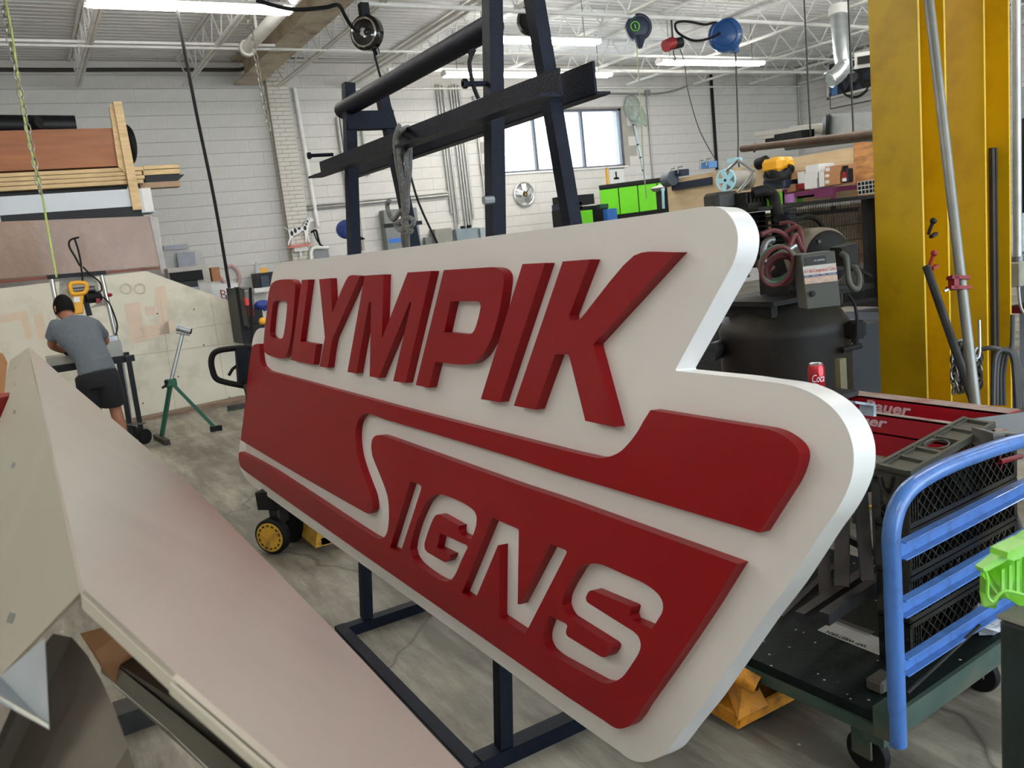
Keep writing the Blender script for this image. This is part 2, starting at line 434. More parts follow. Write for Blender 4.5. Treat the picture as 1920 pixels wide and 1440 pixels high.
# heavy beam and pipe upper left
gb = mat('rust_stained_cream_paint', srgb(196,182,158), .55, var=.12, dirt=srgb(120,84,56), dirt_amt=.8, dirt_scale=3)
t = thing('roof_girder', (3.75, WY, 4.5), 'rust stained cream steel girder running to the top of the brick pier', 'beam')
part('bottom_flange', MB().box(3.55, 3.95, -6.5, WY-.1, 4.5, 4.525), gb, t)
part('web', MB().box(3.74, 3.76, -6.5, WY-.1, 4.525, 4.86), gb, t)
part('top_flange', MB().box(3.55, 3.95, -6.5, WY-.1, 4.86, 4.885), gb, t)
t = thing('drain_pipe', (3.1, 12, 4.3), 'fat cream pipe with bell end hanging beside the rusty girder', 'pipe')
pe = gy(462, 92, 11.2)
part('pipe_run', MB().cyl((pe.x, -5, pe.z), (pe.x, 11.2, pe.z), .075, 16), whitesteel, t)
part('bell_end', MB().lathe([(.1,0),(.105,.06),(.08,.1)], (pe.x, 11.12, pe.z), (0,1,0)), whitesteel, t)
pt = gz(440, 30, 4.85)
part('hanger', MB().box(pe.x-.015, pe.x+.015, 10.6, 10.63, pe.z+.07, 4.9), whitesteel, t)
# ledge bars on left wall
solo('wall_rail', MB().box(-7.9, 3.5, 11.53, 11.57, JB-.02, JB+.01), whitesteel, 'thin white rail crossing in front of the left back wall below the lamp', 'rail')
cpts = [gy(0, 131, WY-.03), gy(100, 131, WY-.03), gy(300, 130.5, WY-.03), gy(450, 131, WY-.03), gy(475, 121, WY-.08), gy(492, 110, WY-.22), gy(560, 106, WY-.24), gy(640, 107, WY-.2), gy(900, 110, WY-.05)]
cpts[0].x -= 6
solo('wall_conduit', MB().tube(cpts, .03, 8), darkconduit, 'dark conduit along the upper left back wall bending round the pier', 'conduit')

# lamps
tube_m = bpy.data.materials.new('lit_fluorescent_tube'); tube_m.use_nodes = True
bn = tube_m.node_tree.nodes['Principled BSDF']; bn.inputs['Emission Color'].default_value = (1, .97, .92, 1); bn.inputs['Emission Strength'].default_value = LAMP; bn.inputs['Base Color'].default_value = (.9,.9,.9,1)
def lamp(x0, x1, y, z, lab, n=2, group=None):
    t = thing('strip_lamp', ((x0+x1)/2, y, z), lab, 'ceiling lamp', group)
    part('housing', MB().prism([(x0,y-.085,z+.035),(x0,y-.04,z+.08),(x0,y+.04,z+.08),(x0,y+.085,z+.035)], (x1-x0,0,0)), whitesteel, t)
    for k, dy in enumerate((-.055, .055)):
        part('tube', MB().cyl((x0+.03, y+dy, z+.0), (x1-.03, y+dy, z+.0), .024, 10), tube_m, t)
    for x in (x0+.01, x1-.01): part('end_plate', MB().box(x-.012, x+.012, y-.085, y+.085, z-.01, z+.05), whitesteel, t)
    for x in (x0+.25, x1-.25): part('hanger', MB().cyl((x, y, z+.06), (x, y, DZ-.02), .006, 5), greymetal, t)
LZ = 4.2
lamp(1.0, 3.02, 9.15, LZ, 'lit strip lamp hanging at the upper left corner of the picture')
lamp(5.6, 7.75, 10.05, LZ, 'lit strip lamp hanging just right of the tall dark post')
lamp(6.25, 9.52, 12.1, LZ, 'longer lit strip lamp lower down in front of the back wall')
lamp(9.8, 12.25, 11.15, LZ, 'lit strip lamp hanging in front of the roof joists below the blue reel')
for i, (x, y) in enumerate([(-4,-2),(-4,8),(-3.2,1.2),(-3.2,4.6),(0,-2),(-.4,6),(5.5,-2),(5.5,2.2),(5.5,5.8),(10.5,-1),(10.5,3),(10.5,7),(14.5,6)]):  # unseen lamps, added to light the shop and the sign face
    lamp(x-1.2, x+1.2, y, LZ, 'added strip lamp out of view that fills the shop with light', group='added strip lamps out of view')
# ================================================================ THE SIGN
TH = math.atan(.109)
SN = Vector((math.cos(TH), 0, -math.sin(TH))); SUP = Vector((math.sin(TH), 0, math.cos(TH))); SO = Vector((.97, 0, 0))
def S2(u, v, off):
    p = gp(u, v, SO-off*SN, SN) - (SO-off*SN)
    return (p.y, p.dot(SUP))
def S3(y, t, off): return SO - off*SN + SUP*t + Vector((0, y, 0))
def crop(ox, oy, k, pts): return [(ox+x/k, oy+y/k) for x, y in pts]
def soft(P, sharp=38, sub=5):
    n = len(P); P = [Vector(p) for p in P]; T = []
    for i in range(n):
        a = P[i]-P[i-1]; b = P[(i+1)%n]-P[i]
        ang = abs(math.degrees(a.angle(b)))
        T.append(None if ang > sharp else (a.normalized()+b.normalized()).normalized()*min(a.length, b.length))
    out = []
    for i in range(n):
        p, q = P[i], P[(i+1)%n]; d = q-p
        if T[i] is None and T[(i+1)%n] is None: out.append(p); continue
        m0 = T[i] if T[i] is not None else d.normalized()*min(d.length, T[(i+1)%n].length)
        m1 = T[(i+1)%n] if T[(i+1)%n] is not None else d.normalized()*min(d.length, m0.length)
        long = d.length > 2.2*max(m0.length, m1.length)
        if long:   # straight run with easing at both ends
            out.append(p); continue
        for j in range(sub):
            t = j/sub; h = (2*t**3-3*t*t+1, t**3-2*t*t+t, -2*t**3+3*t*t, t**3-t*t)
            out.append(p*h[0]+m0*h[1]+q*h[2]+m1*h[3])
    return out
def slab(outline, holes, off_back, depth, raw=False):
    """polygon traced on the front face (off_back+depth) and pushed back to off_back"""
    mb = MB(); front = off_back+depth
    loops = [soft([S2(u, v, front) for u, v in L]) for L in [outline]+holes]
    from mathutils.geometry import delaunay_2d_cdt
    co = []; ed_ = []
    for L in loops:
        b = len(co); co += [Vector((p[0], p[1])) for p in L]; ed_ += [(b+i, b+(i+1)%len(L)) for i in range(len(L))]
    vv, _, ff, *_r = delaunay_2d_cdt(co, ed_, [], 0, 1e-6)
    def inside(c, L):
        k = False; n = len(L)
        for i in range(n):
            a, b = L[i], L[(i+1)%n]
            if (a[1] > c[1]) != (b[1] > c[1]) and c[0] < (b[0]-a[0])*(c[1]-a[1])/(b[1]-a[1])+a[0]: k = not k
        return k
    keep = []
    for f in ff:
        c = sum((vv[i] for i in f), Vector((0,0)))/len(f)
        if inside(c, loops[0]) and not any(inside(c, L) for L in loops[1:]): keep.append(tuple(f))
    ff = keep
    mb.add([S3(p.x, p.y, front) for p in vv], ff)
    mb.add([S3(p.x, p.y, off_back) for p in vv], [tuple(reversed(f)) for f in ff])
    for L in loops:
        n = len(L)
        mb.add([S3(p[0], p[1], front) for p in L]+[S3(p[0], p[1], off_back) for p in L],
               [(i, (i+1)%n, n+(i+1)%n, n+i) for i in range(n)])
    mb.sm = True
    return mb
def weld(o):
    me = o.data; bm = bmesh.new(); bm.from_mesh(me); bmesh.ops.remove_doubles(bm, verts=bm.verts[:], dist=1e-5)
    bmesh.ops.recalc_face_normals(bm, faces=bm.faces[:]); bm.to_mesh(me); bm.free()
    me.shade_smooth(); me.set_sharp_from_angle(angle=.6)
SGN = thing('shop_sign', (.93, 3, .35), 'large white sign board with raised red letters and panels hung on the dark rack', 'sign')
body = [(517.5,498.3),(530,492.5),(550,489),(638,480.5),(1240,399.7),(1313,388.2),(1337,387),(1352,390.7),(1366.4,401.6),(1377.3,418.6),(1383,438),(1383.6,455),
 (1381,474.5),(1373.7,496.4),(1266.5,692.5),(1268,695.5),(1317.8,701),(1386,708),(1430,714.5),(1464,719),(1495,726),(1525,738.9),(1555.6,759.7),(1577.8,784.7),(1591.7,811),(1599.4,838.9),(1600.6,866.7),
 (1597,894.4),(1586,925),(1566.7,961),(1538.9,1000),(1475,1100),(1422.5,1170),(1321.8,1317),(1281.5,1367.5),(1262,1394),(1247.3,1411.8),(1233,1420.8),(1217,1427.4),(1201,1429),(1188.9,1426.9),(1174.8,1419.8),
 (1160.7,1408.8),(1060,1341.3),(876,1190),(699.6,1073),(639,1029.5),(475.4,911.5),(463,899),(455,887),(449,868),(447,850),(450.5,826),(463,740),(470.5,672),(472.5,646.7),(475,632),(480,620.8),(487.5,615.3),(497,615),(506,541.7),(510,518.3),(513,506)]
body[43:47] = [(1060,1337), (876,1201), (699.6,1073), (639,1029.5)]
WT = .052; RT = .026
o = part('white_panel', slab(body, [], 0, WT), signwhite, SGN, 'white rounded sign panel'); weld(o)
A = [(470.8,660),(472,652),(475,647.5),(480,645),(485.8,644.7),(486.3,660),(487.5,673.3),(490.8,685),(496.7,691.7),(503.3,696.3),(750,764.2),(960,819.2),(1046.7,841.7),(1075,848.8),(1096.7,853.8),(1122.5,858.7),(1144.4,855.5),(1163,846.6),
 (1178.8,831),(1194.4,810.6),(1206.9,788.8),(1219.4,769),(1435,803.8),(1456.9,810.6),(1475.6,821.6),(1489.7,834),(1497.5,848),(1498,862),(1492.8,882.5),(1481.9,907.5),(1424,999),(1060,890.3),(960,857.2),(823,815.8),(723.3,786.7),(705,780),
 (690,775.3),(681.7,776.7),(675,782.5),(670,791.7),(667,806.7),(666.7,826.7),(670,853.3),(676.7,876.7),(685,900),(695,926.7),(698.3,943.3),(698.7,956),(693,963.2),(686,961.5),(640,935.8),(543,880),(451,825),(457.5,773),(465.8,693)]
B = [(450,847),(510,880),(640,967),(694.7,1003),(705.6,1008.8),(714.4,1010.5),(721,1006.6),(726.4,995.6),(729,973.8),(729,951.7),(726.7,931.7),(720,910),(706.7,876.7),(698.3,855),(695.8,838.3),(697.5,825),(703.3,817.5),(711.7,815.8),(723.3,818.7),
 (960,905),(1060,938.8),(1383.4,1057.5),(1328.8,1146),(1261.4,1246.7),(1205,1327),(1193,1347),(1180.8,1360.4),(1168.7,1365.5),(1156.7,1365.9),(1146.6,1361.4),(1132.5,1351.4),(1060,1304),(850,1157.5),(640,1011),(455,880),(450,873.5),(447.5,861.7),(447.5,850)]
hI = [(769.5,902.2),(787,909),(790,913),(789,919),(751,1036),(731,1027)]
hG = [(821.6,926.7),(833,928.5),(856,937),(876,947.5),(889.4,958.4),(893.8,969.4),(892.7,984.7),(887.2,1002.2),(882.8,1011.4),(861,1001),(859.5,993),(861,986),(826,966),(819,965),(812.8,971.6),(803,995.6),(795.8,1019.7),(796.4,1029.5),(802,1036),(832.5,1053.6),(838,1053),(843,1046),(845,1039.5),
 (819.5,1027),(825,999.5),(875.5,1022.5),(877,1026.5),(866.4,1048),(855.5,1073.3),(846.7,1086.4),(839,1090),(828,1088.6),(815,1082),(793,1066.7),(780,1054.7),(772.4,1043.8),(769,1030.6),(771.3,1013),(780,982.5),(791,956),(797.5,943),(808.5,931)]
hN = crop(840,960,4.571,[(380,50),(600,145),(607,160),(597,787),(612,793),(880,275),(1008,326),(1017,342),(1012,360),(662,1045),(440,895),(437,880),(442,283),(427,287),(228,762),(120,692)])
hS = crop(1000,1020,5.144,[(545,190),(620,190),(690,210),(870,290),(1050,370),(1150,435),(1215,500),(1245,560),(1250,620),(1235,675),(1145,820),(945,735),(925,690),(940,640),(943,612),(925,598),(570,447),(540,455),(515,490),(505,525),(515,555),(545,580),(960,840),(1010,890),(1033,950),(1033,1000),(1012,1060),
 (950,1160),(870,1270),(820,1310),(760,1335),(700,1342),(640,1328),(250,1112),(180,1062),(130,1010),(102,950),(98,890),(108,830),(155,692),(315,768),(328,792),(315,840),(315,868),(335,895),(640,1080),(682,1093),(718,1078),(750,1028),(758,992),(738,965),(345,712),(303,655),(280,590),(290,510),(335,410),(400,300),(440,235),(490,198)])
o = part('upper_red_panel', slab(A, [], WT, RT), signred, SGN, 'red raised band with stepped right end'); weld(o)
o = part('lower_red_panel', slab(B, [hI, hG, hN, hS], WT, RT), signred, SGN, 'red raised panel cut through with white I G N S letters'); weld(o)
c1 = lambda p: crop(430,480,6,p); c2 = lambda p: crop(640,480,6,p); c3 = lambda p: crop(760,480,6,p); c4 = lambda p: crop(880,460,4.571,p); c5 = lambda p: crop(880,620,6,p)
LET = {
 'O': (c1([(590,265),(680,263),(720,280),(738,310),(742,370),(732,520),(712,750),(690,930),(660,1060),(640,1118),(612,1148),(560,1150),(500,1135),(430,1110),(395,1080),(383,1030),(385,970),(400,800),(422,600),(440,440),(455,360),(480,310),(520,280)]),
       [c1([(530,503),(600,500),(638,512),(650,545),(645,620),(630,760),(612,880),(600,918),(575,936),(530,935),(480,915),(460,890),(457,850),(470,700),(488,550),(500,515)])]),
 'L': (c1([(815,268),(890,265),(800,962),(978,992),(945,1224),(692,1170)]), []),
 'Y': (c1([(1010,262),(1135,250),(1157,640),(1335,235),(1470,225),(1162,925),(1108,1258),(1015,1245),(1075,915)]), []),
 'M': (c2([(262,220),(475,207),(455,935),(745,185),(1010,168),(720,1430),(583,1408),(785,535),(775,510),(765,530),(418,1372),(318,1355),(335,530),(322,508),(308,530),(168,1322),(68,1305)]), []),
 'P': (c3([(432,158),(970,125),(1040,140),(1085,175),(1105,220),(1108,290),(1070,560),(1025,745),(980,900),(930,1010),(870,1110),(810,1170),(740,1212),(640,1222),(530,1214),(335,1192),(264,1482),(117,1452)]),
       [c3([(510,512),(600,508),(800,510),(838,525),(848,560),(835,640),(812,730),(790,800),(762,855),(720,882),(600,872),(435,858)])]),
 'I': (c4([(455,160),(650,150),(262,1345),(98,1318)]), []),
 'K': (c4([(800,138),(1035,120),(855,602),(860,632),(948,632),(1410,88),(1775,58)])+[(1112.5,645.8),(1114,654),(1153.3,800.8),(1097.5,789.2),(1067,667),(1064,664.6),(1041,664.3),(1004,768.3),(963.3,760.8)], []),
}
for k, (out, holes) in LET.items():
    o = part('letter_'+k.lower(), slab(out, holes, WT, RT+.001), signred, SGN, 'raised red letter '+k); weld(o)

# ================================================================ THE DARK STEEL RACK that carries it
RK = thing('steel_rack', (1.2, 2.66, 0), 'tall navy blue steel A frame rack standing behind the big sign', 'rack')
YN, YF = 2.08, 3.25
def leg(y, xb, xt, zt, w=.043):
    m = MB()
    m.bar((xb, y, 0.05), (xt, y, zt), w, w, (0,1,0)); return m
xf = lambda z: 1.012+.109*z
xr = lambda z: 1.585-.089*z
part('leg', leg(YN, xf(0), xf(2.75), 2.75), navy, RK); part('leg', leg(YF, xf(0), xf(2.23), 2.23), navy, RK)
part('leg', leg(YN, xr(0), xr(2.75), 2.75), navy, RK); part('leg', leg(YF, xr(0), xr(2.23), 2.23), navy, RK)
ap = gy(642, 207, YF+.075); bp = gy(912, 54, YN+.04)
d_ = (bp-ap)
part('top_pipe', MB().cyl(ap, gy(926, 46, YN+.032), .034, 20), navy, RK)
part('tie_plate', MB().box(xf(2.08)-.02, xr(2.08)+.02, YF-.03, YF+.02, 2.05, 2.12), navy, RK)
part('tie_plate', MB().box(xf(2.5)-.02, xr(2.5)+.02, YN-.035, YN+.02, 2.28, 2.38), navy, RK)
def angle(p, q, name, side, hv, hh):
    p = Vector(p); q = Vector(q); d = (q-p).normalized(); s = Vector((side,0,0)); u = Vector((0,0,1))
    m = MB()
    m.obox((p+q)/2+u*hv/2, d, u, s, (q-p).length, hv, .008)
    m.obox((p+q)/2+s*hh/2, d, s, u, (q-p).length, hh, .008)
    part(name, m, navy, RK)
xa = xf(1.75)-.045
zA = gx(625, 302, xa).z
fa = gx(578, 333, xa-.06); fb = gx(1012, 178, xa-.06)
angle((xa, fa.y, fa.z), (xa, fb.y, fb.z-.0), 'front_arm', -1, .06, .06)
xb_ = xr(1.75)+.04
ra = gx(651, 334, xb_); rb = gx(1118, 174, xb_)
angle((xb_, ra.y, ra.z), (xb_, rb.y, rb.z), 'rear_arm', 1, .085, .05)
for (u0,v0,u1,v1,y) in ((577,292,625,294,YF), (868,157,925,168,YN), (1046,158,1000,161,YN)):
    a = gy(u0, v0, y); b = gy(u1, v1, y); b.z = a.z
    part('bolt', MB().cyl(a, b, .007, 8).cyl(a, a+(b-a).normalized()*.012, .013, 6), navy, RK)
for (u, v) in ((907, 376), ):
    a = gy(u, v, YN-.03); part('bolt', MB().cyl(a, a+Vector((.03,0,0)), .012, 8), galv, RK)
# foot frame
part('foot_rail', MB().box(.878, .922, 2.05, 3.28, 0, .045), navy, RK)
part('foot_rail', MB().box(1.56, 1.61, 2.05, 3.28, 0, .05), navy, RK)
part('cross_rail', MB().box(.922, 1.56, YF-.025, YF+.025, .0, .045), navy, RK)
part('cross_rail', MB().box(.922, 1.56, YN-.03, YN+.03, .0, .05), navy, RK)
# grey rope over the front arm, knotted
rp = mat('grey_poly_rope', srgb(118,118,116), .75, var=.3, scale=120, bump=.6, bscale=300)
xr0 = xa-.05
def rx(u, v, x=None): return gx(u, v, xr0 if x is None else x)
m = MB()
m.tube(smooth_path([rx(748,236,xa+.03), rx(741,262), rx(744,300), rx(752,345), rx(757,388), rx(758,420), rx(756,440), rx(759,470,xa-.02)], 5), .0085, 8)
m.tube(smooth_path([rx(765,239,xa+.05), rx(752,245), rx(746,262), rx(750,310), rx(756,350), rx(760,400), rx(763,425), rx(772,432), rx(764,440), rx(765,468,xa-.02)], 5), .0085, 8)
m.tube(smooth_path([rx(765,272,xa+.03), rx(762,300), rx(764,345), rx(761,385), rx(750,398), rx(738,412), rx(730,402), rx(726,385), rx(730,376)], 5), .008, 8)
m.tube(smooth_path([rx(769,275,xa+.03), rx(768,320), rx(764,360), rx(764,392), rx(757,412), rx(742,420), rx(752,432), rx(772,424), rx(775,412), rx(762,408), rx(754,414), rx(768,433)], 5), .008, 8)
solo('hanging_rope', m, rp, 'grey doubled rope looped over the dark arm and knotted above the sign', 'rope')
m = MB().tube(smooth_path([gy(879,94,YN), gy(883,105,YN), gy(880,118,YN), gy(883,140,YN), gy(889,165,YN), gy(897,185,YN)], 4), .006, 6)
m.tube([gy(889,93,YN), gy(883,105,YN)], .006, 6)
solo('tie_cord', m, blackrub, 'short black cord hanging in a twist from the rack top pipe', 'cord')

# ================================================================ FOREGROUND FOLDED SHEET
FS = thing('folded_sheet_cover', (0, 2, 1.0), 'long folded bare aluminium cover close in front at the lower left', 'metal cover')
ZR = 1.307; R0 = gz(158, 1105, ZR); n1 = Vector((.68, 0, .733)).normalized(); n2 = Vector((-.86, 0, .5)).normalized()
P0 = Vector((R0.x, 0, ZR))
def sheet(pts, n, th): 
    P = [gp(u, v, P0, n) if not isinstance(u, Vector) else u for u, v in pts]
    return MB().prism(P, -n*th), P
far = gp(54, 652, P0, n1)
m, P = sheet([(56,651),(158,1105),(330,1262),(540,1440),(620,1510),(930,1510),(870,1440),(618,1172),(500,1052),(375,925),(200,776),(110,700)], n1, .005)
part('right_face', m, alu, FS)
m, P = sheet([(52,652),(18,676),(-15,850),(-60,1330),(0,1268),(157,1104)], n2, .003)
part('left_face', m, alupaint, FS)
for u, v in ((30,667),(30,690),(29,722),(29,773),(28,873),(27,1158)):
    c = gp(u, v, P0, n2); part('clip', MB().obox(c+n2*.003, n2, (0,1,0), n2.cross(Vector((0,1,0))), .008, .02*max(.25,c.y/3), .012), galv, FS)
# return lip along the near cut edge
a = gp(158,1105,P0,n1); b = gp(330,1262,P0,n1); c = gp(620,1510,P0,n1)
lip = Vector((-.15,-.3,-1)).normalized()
part('near_lip', MB().prism([a, b, b+lip*.012, a+lip*.012], n1*-.004), alupaint, FS)
part('near_lip', MB().prism([b+n1*-.006, c+n1*-.006, c+lip*.007-n1*.006, b+lip*.007-n1*.006], n1*-.003), alupaint, FS)
# second, darker channel lying under it
FC = thing('dark_channel_cover', (.2, .6, .8), 'dark folded metal channel lying under the bright aluminium cover', 'metal channel')
chm = mat('dull_primer_metal', srgb(112,110,102), .35, metal=.55, var=.06)
zc = .98
q = [gz(225,1178,zc), gz(330,1262,zc), gz(620,1500,zc), gz(520,1500,zc-.05), gz(186,1222,zc-.02)]
part('top_face', MB().prism(q, (0,0,-.003)), mat('shaded_channel_metal', srgb(84,82,78), .4, metal=.5), FC)  # darker copy of the channel metal; underside shade put into its colour
q2 = [gz(186,1222,zc-.02), gz(400,1396,zc-.03), gz(500,1480,zc-.04), gz(430,1480,zc-.09), gz(190,1262,zc-.06)]
part('side_face', MB().prism(q2, (0,0,-.003)), chm, FC)
part('lit_bottom_lip', MB().tube([gz(190,1262,zc-.06), gz(320,1370,zc-.07), gz(432,1482,zc-.09)], .0022, 6), whitesteel, FC)  # light caught along the lower edge, put in as white colour
# rolled grey sheet
RS = thing('rolled_grey_sheet', (-.2, .6, .5), 'curled dull grey metal sheet standing in the lower left corner', 'metal sheet')
cm = mat('brown_grey_sheet', srgb(140,132,122), .33, metal=.75, var=.1, scale=1.2)
prof = [(60,1235),(100,1188),(135,1195),(165,1230),(190,1275),(215,1330),(240,1400),(262,1470),(285,1545),(305,1620)]
top = [gd(u, v, .78+.05*math.sin(i*.8)) for i, (u, v) in enumerate(prof)]
bot = [gd(u-140-i*10, v+330, .80+.05*math.sin(i*.8)) for i, (u, v) in enumerate(prof)]
mm = MB(); n = len(prof); mm.v = top+bot; mm.f = [(i, i+1, n+i+1, n+i) for i in range(n-1)]; mm.sm = True
part('curl', mm, cm, RS)
tt = [gd(-30,1240,.7), gd(0,1268,.7), gd(84,1196,.72), gd(92,1363,.68), gd(0,1312,.66), gd(-30,1296,.66)]
part('bent_flap', MB().prism(tt, (0,.0,-.003)), mat('light_flap_metal', srgb(170,176,178), .3, metal=.6), RS)
part('flap_lip', MB().prism([gd(-30,1296,.66), gd(92,1363,.68), gd(90,1354,.68), gd(-30,1285,.66)], (0,-.004,0)), alupaint, RS)

solo('brown_carton_corner', quad_([(160,1182),(205,1170),(222,1180),(176,1208)], 1.25, (0,.05,-.12)) if False else MB().prism([gd(u, v, 1.25) for u, v in ((150,1188),(208,1172),(226,1186),(178,1222))], (.02,.08,-.10)), cardb, 'brown carton corner seen under the bright aluminium cover', 'carton')
solo('dark_floor_bar', MB().box(gz(246,1345,0).x-.05, gz(246,1345,0).x+.3, gz(246,1345,0).y-.12, gz(246,1345,0).y, 0, .08), darksteel, 'dark steel bar on the floor beside the curled sheet', 'bar')
# ================================================================ RIGHT SIDE
def bX(u0, v0, u1, v1, x, d):
    um = (u0+u1)/2; a = gx(u0, v0, x); b = gx(u1, v1, x); return MB().box(x, x+d, a.y, b.y, gx(um, v1, x).z, gx(um, v0, x).z)
def bY(u0, v0, u1, v1, y, d):
    a = gy(u0, v0, y); b = gy(u1, v1, y); return MB().box(a.x, b.x, y, y+d, b.z, a.z)
def quad(pts, deps, vec):
    if not hasattr(deps, '__len__'): deps = [deps]*len(pts)
    return MB().prism([gd(u, v, d) for (u, v), d in zip(pts, deps)], vec)
yel = mat('yellow_crane_paint', srgb(206,166,4), .42, var=.06, scale=1.5, bump=.05, bscale=200, dirt=srgb(150,112,20), dirt_amt=.45, dirt_scale=2.2)
def column(x0, x1, lab):
    ya, yb = 2.383, 2.628
    t = thing('crane_column', ((x0+x1)/2, 2.5, 0), lab, 'steel column')
    part('front_flange', MB().box(x0, x0+.013, ya, yb, .012, 4.85), yel, t)
    part('rear_flange', MB().box(x1-.013, x1, ya, yb, .012, 4.85), yel, t)
    part('web', MB().box(x0+.013, x1-.013, 2.5, 2.51, .012, 4.85), yel, t)
    part('base_plate', MB().box(x0-.06, x1+.03, ya-.06, yb+.06, 0, .012), yel, t)
column(3.6, 3.802, 'nearer yellow steel column just right of the compressor')
column(4.1, 4.319, 'further yellow steel column behind the leaning silver pipe')
# pipes that lean on the columns
a = gd(1739, -20, 3.55); b = gd(1830, 765, 3.42); b2 = b+(b-a).normalized()*.75
solo('leaning_pipe', MB().cyl(a, b2, .0205, 14), mat('weathered_pipe', srgb(128,128,122), .4, metal=.6, var=.12, scale=8), 'long silver pipe leaning against the yellow columns', 'pipe')
a = gd(1737, 500, 3.72); b = gd(1812, 715, 3.52); b2 = b+(b-a).normalized()*.8
solo('dark_leaning_pipe', MB().cyl(a, b2, .018, 12), darksteel, 'dark steel pipe slanting down in front of the nearer yellow column', 'pipe')
a = gd(1853, 278, 4.12); b = gd(1852, 660, 4.1); b.z -= .2
solo('unistrut_bar', MB().box(a.x-.0, a.x+.022, a.y-.02, a.y+.0, b.z, a.z).box(a.x+.03, a.x+.045, a.y-.02, a.y, b.z, a.z), darksteel, 'dark slotted bar standing against the further yellow column', 'bar')
redm = mat('red_cast_iron', srgb(140,22,30), .45, var=.15)
t = thing('pipe_clamp', gd(1797, 528, 3.42), 'red pipe clamp jaw fixed on the leaning silver pipe', 'clamp')
c = gd(1797, 530, 3.45)
part('jaw', MB().obox(c+Vector((0,0,.02)), RIGHT, FWD, (0,0,1), .075, .05, .014).obox(c-Vector((0,0,.022)), RIGHT, FWD, (0,0,1), .085, .05, .014).obox(c-RIGHT*.02, RIGHT, FWD, (0,0,1), .02, .05, .06), redm, t)
part('lever', MB().bar(c-RIGHT*.03-Vector((0,0,.02)), c-RIGHT*.06-Vector((0,0,.035)), .012, .008), galv, t)
for nm, u, v, m_, lab in (('hook_knob', 1741, 415, blackplas, 'small black knob on the inner edge of the nearer yellow column'), ('red_wedge', 1745, 475, redm, 'small red wedge stuck behind the flange of the nearer yellow column')):
    c = gx(u, v, 3.66); c.y = 2.37
    solo(nm, MB().ball(c, .016, 10, 6).cyl(c, c+Vector((-.01, .02, -.06)), .008, 8).obox(c+Vector((0,0,-.065)), (1,0,.3), (0,1,0), (0,0,1), .04, .02, .014), m_, lab, 'fitting')
# chain bundle
chainm = mat('oily_chain_steel', srgb(120,116,108), .35, metal=.85, var=.3, scale=30)
link_me = mesh_from(MB().torus((0,0,0), (0,1,0), .011, .0036, 12, 5, sx=1.0, a=(1,0,0)), 'link', chainm, Vector())
for v in link_me.vertices: v.co.z *= 1.7
ch = thing('hanging_chain_bundle', gd(1812, 640, 3.6), 'bundle of steel chain hung on the further yellow column beside the pipes', 'chain')
for s in range(7):
    u0 = 1790+s*7.5
    for i in range(18):
        p = gd(u0+random.uniform(-3,3), 655+i*6.2-10*math.sin(s*.9), 3.62+.02*(s % 3))
        if p.z < .70: break
        piece('link', link_me, p, ch, (1.25,1.25,1.25), (random.uniform(-.3,.3), 0, (PI/2 if i % 2 else 0)+random.uniform(-.5,.5)))
hk = smooth_path([gd(1836,600,3.55), gd(1837,650,3.55), gd(1835,668,3.55), gd(1829,672,3.55), gd(1823,664,3.55)], 4)
part('hook', MB().tube(hk, .006, 8), galv, ch)
# cables coiled on hook at right
hosem = mat('grey_black_hose', srgb(62,60,58), .5, var=.2)
m = MB()
for k, (du, d) in enumerate(((0,3.6), (6,3.63), (13,3.66), (20,3.7))):
    m.tube(smooth_path([gd(1862+du,760,d), gd(1863+du*.9,700,d), gd(1868+du,664,d), gd(1884+du*.4,655,d), gd(1898+du*.35,668,d), gd(1903+du*.6,710,d), gd(1906+du*.8,765,d)], 5), .011, 8)
m.tube(smooth_path([gd(1841,655,3.62), gd(1858,652,3.6), gd(1880,656,3.6), gd(1893,658,3.6), gd(1898,640,3.6), gd(1899,590,3.6)], 5), .010, 8)
solo('hung_hoses', m, hosem, 'thick dark grey hoses looped over a hook beside the yellow column', 'hose')
# conduit + switch box right
t = thing('conduit_drop', gd(1906, 480, 4.4), 'pale vertical conduit with a square switch box right of the yellow columns', 'conduit')
a = gd(1905, -20, 4.55); b = gd(1906, 488, 4.55); b.x, b.y = a.x, a.y
part('pipe_run', MB().cyl(a, b, .024, 12), greyconduit, t)
part('collar', MB().cyl(b+Vector((0,0,.0)), b+Vector((0,0,-.03)), .032, 10), greymetal, t)
part('switch_box', MB().box(a.x-.07, a.x+.06, a.y-.05, a.y+.05, b.z-.17, b.z-.03), mat('dusty_grey_box', srgb(150,148,132), .6, metal=.3), t, bevel=.006)
part('flex_cord', MB().tube(smooth_path([b+Vector((-.03,-.02,-.17)), b+Vector((-.02,-.03,-.3)), b+Vector((.06,-.05,-.38)), b+Vector((.2,-.05,-.4))], 4), .008, 8), greyconduit, t)

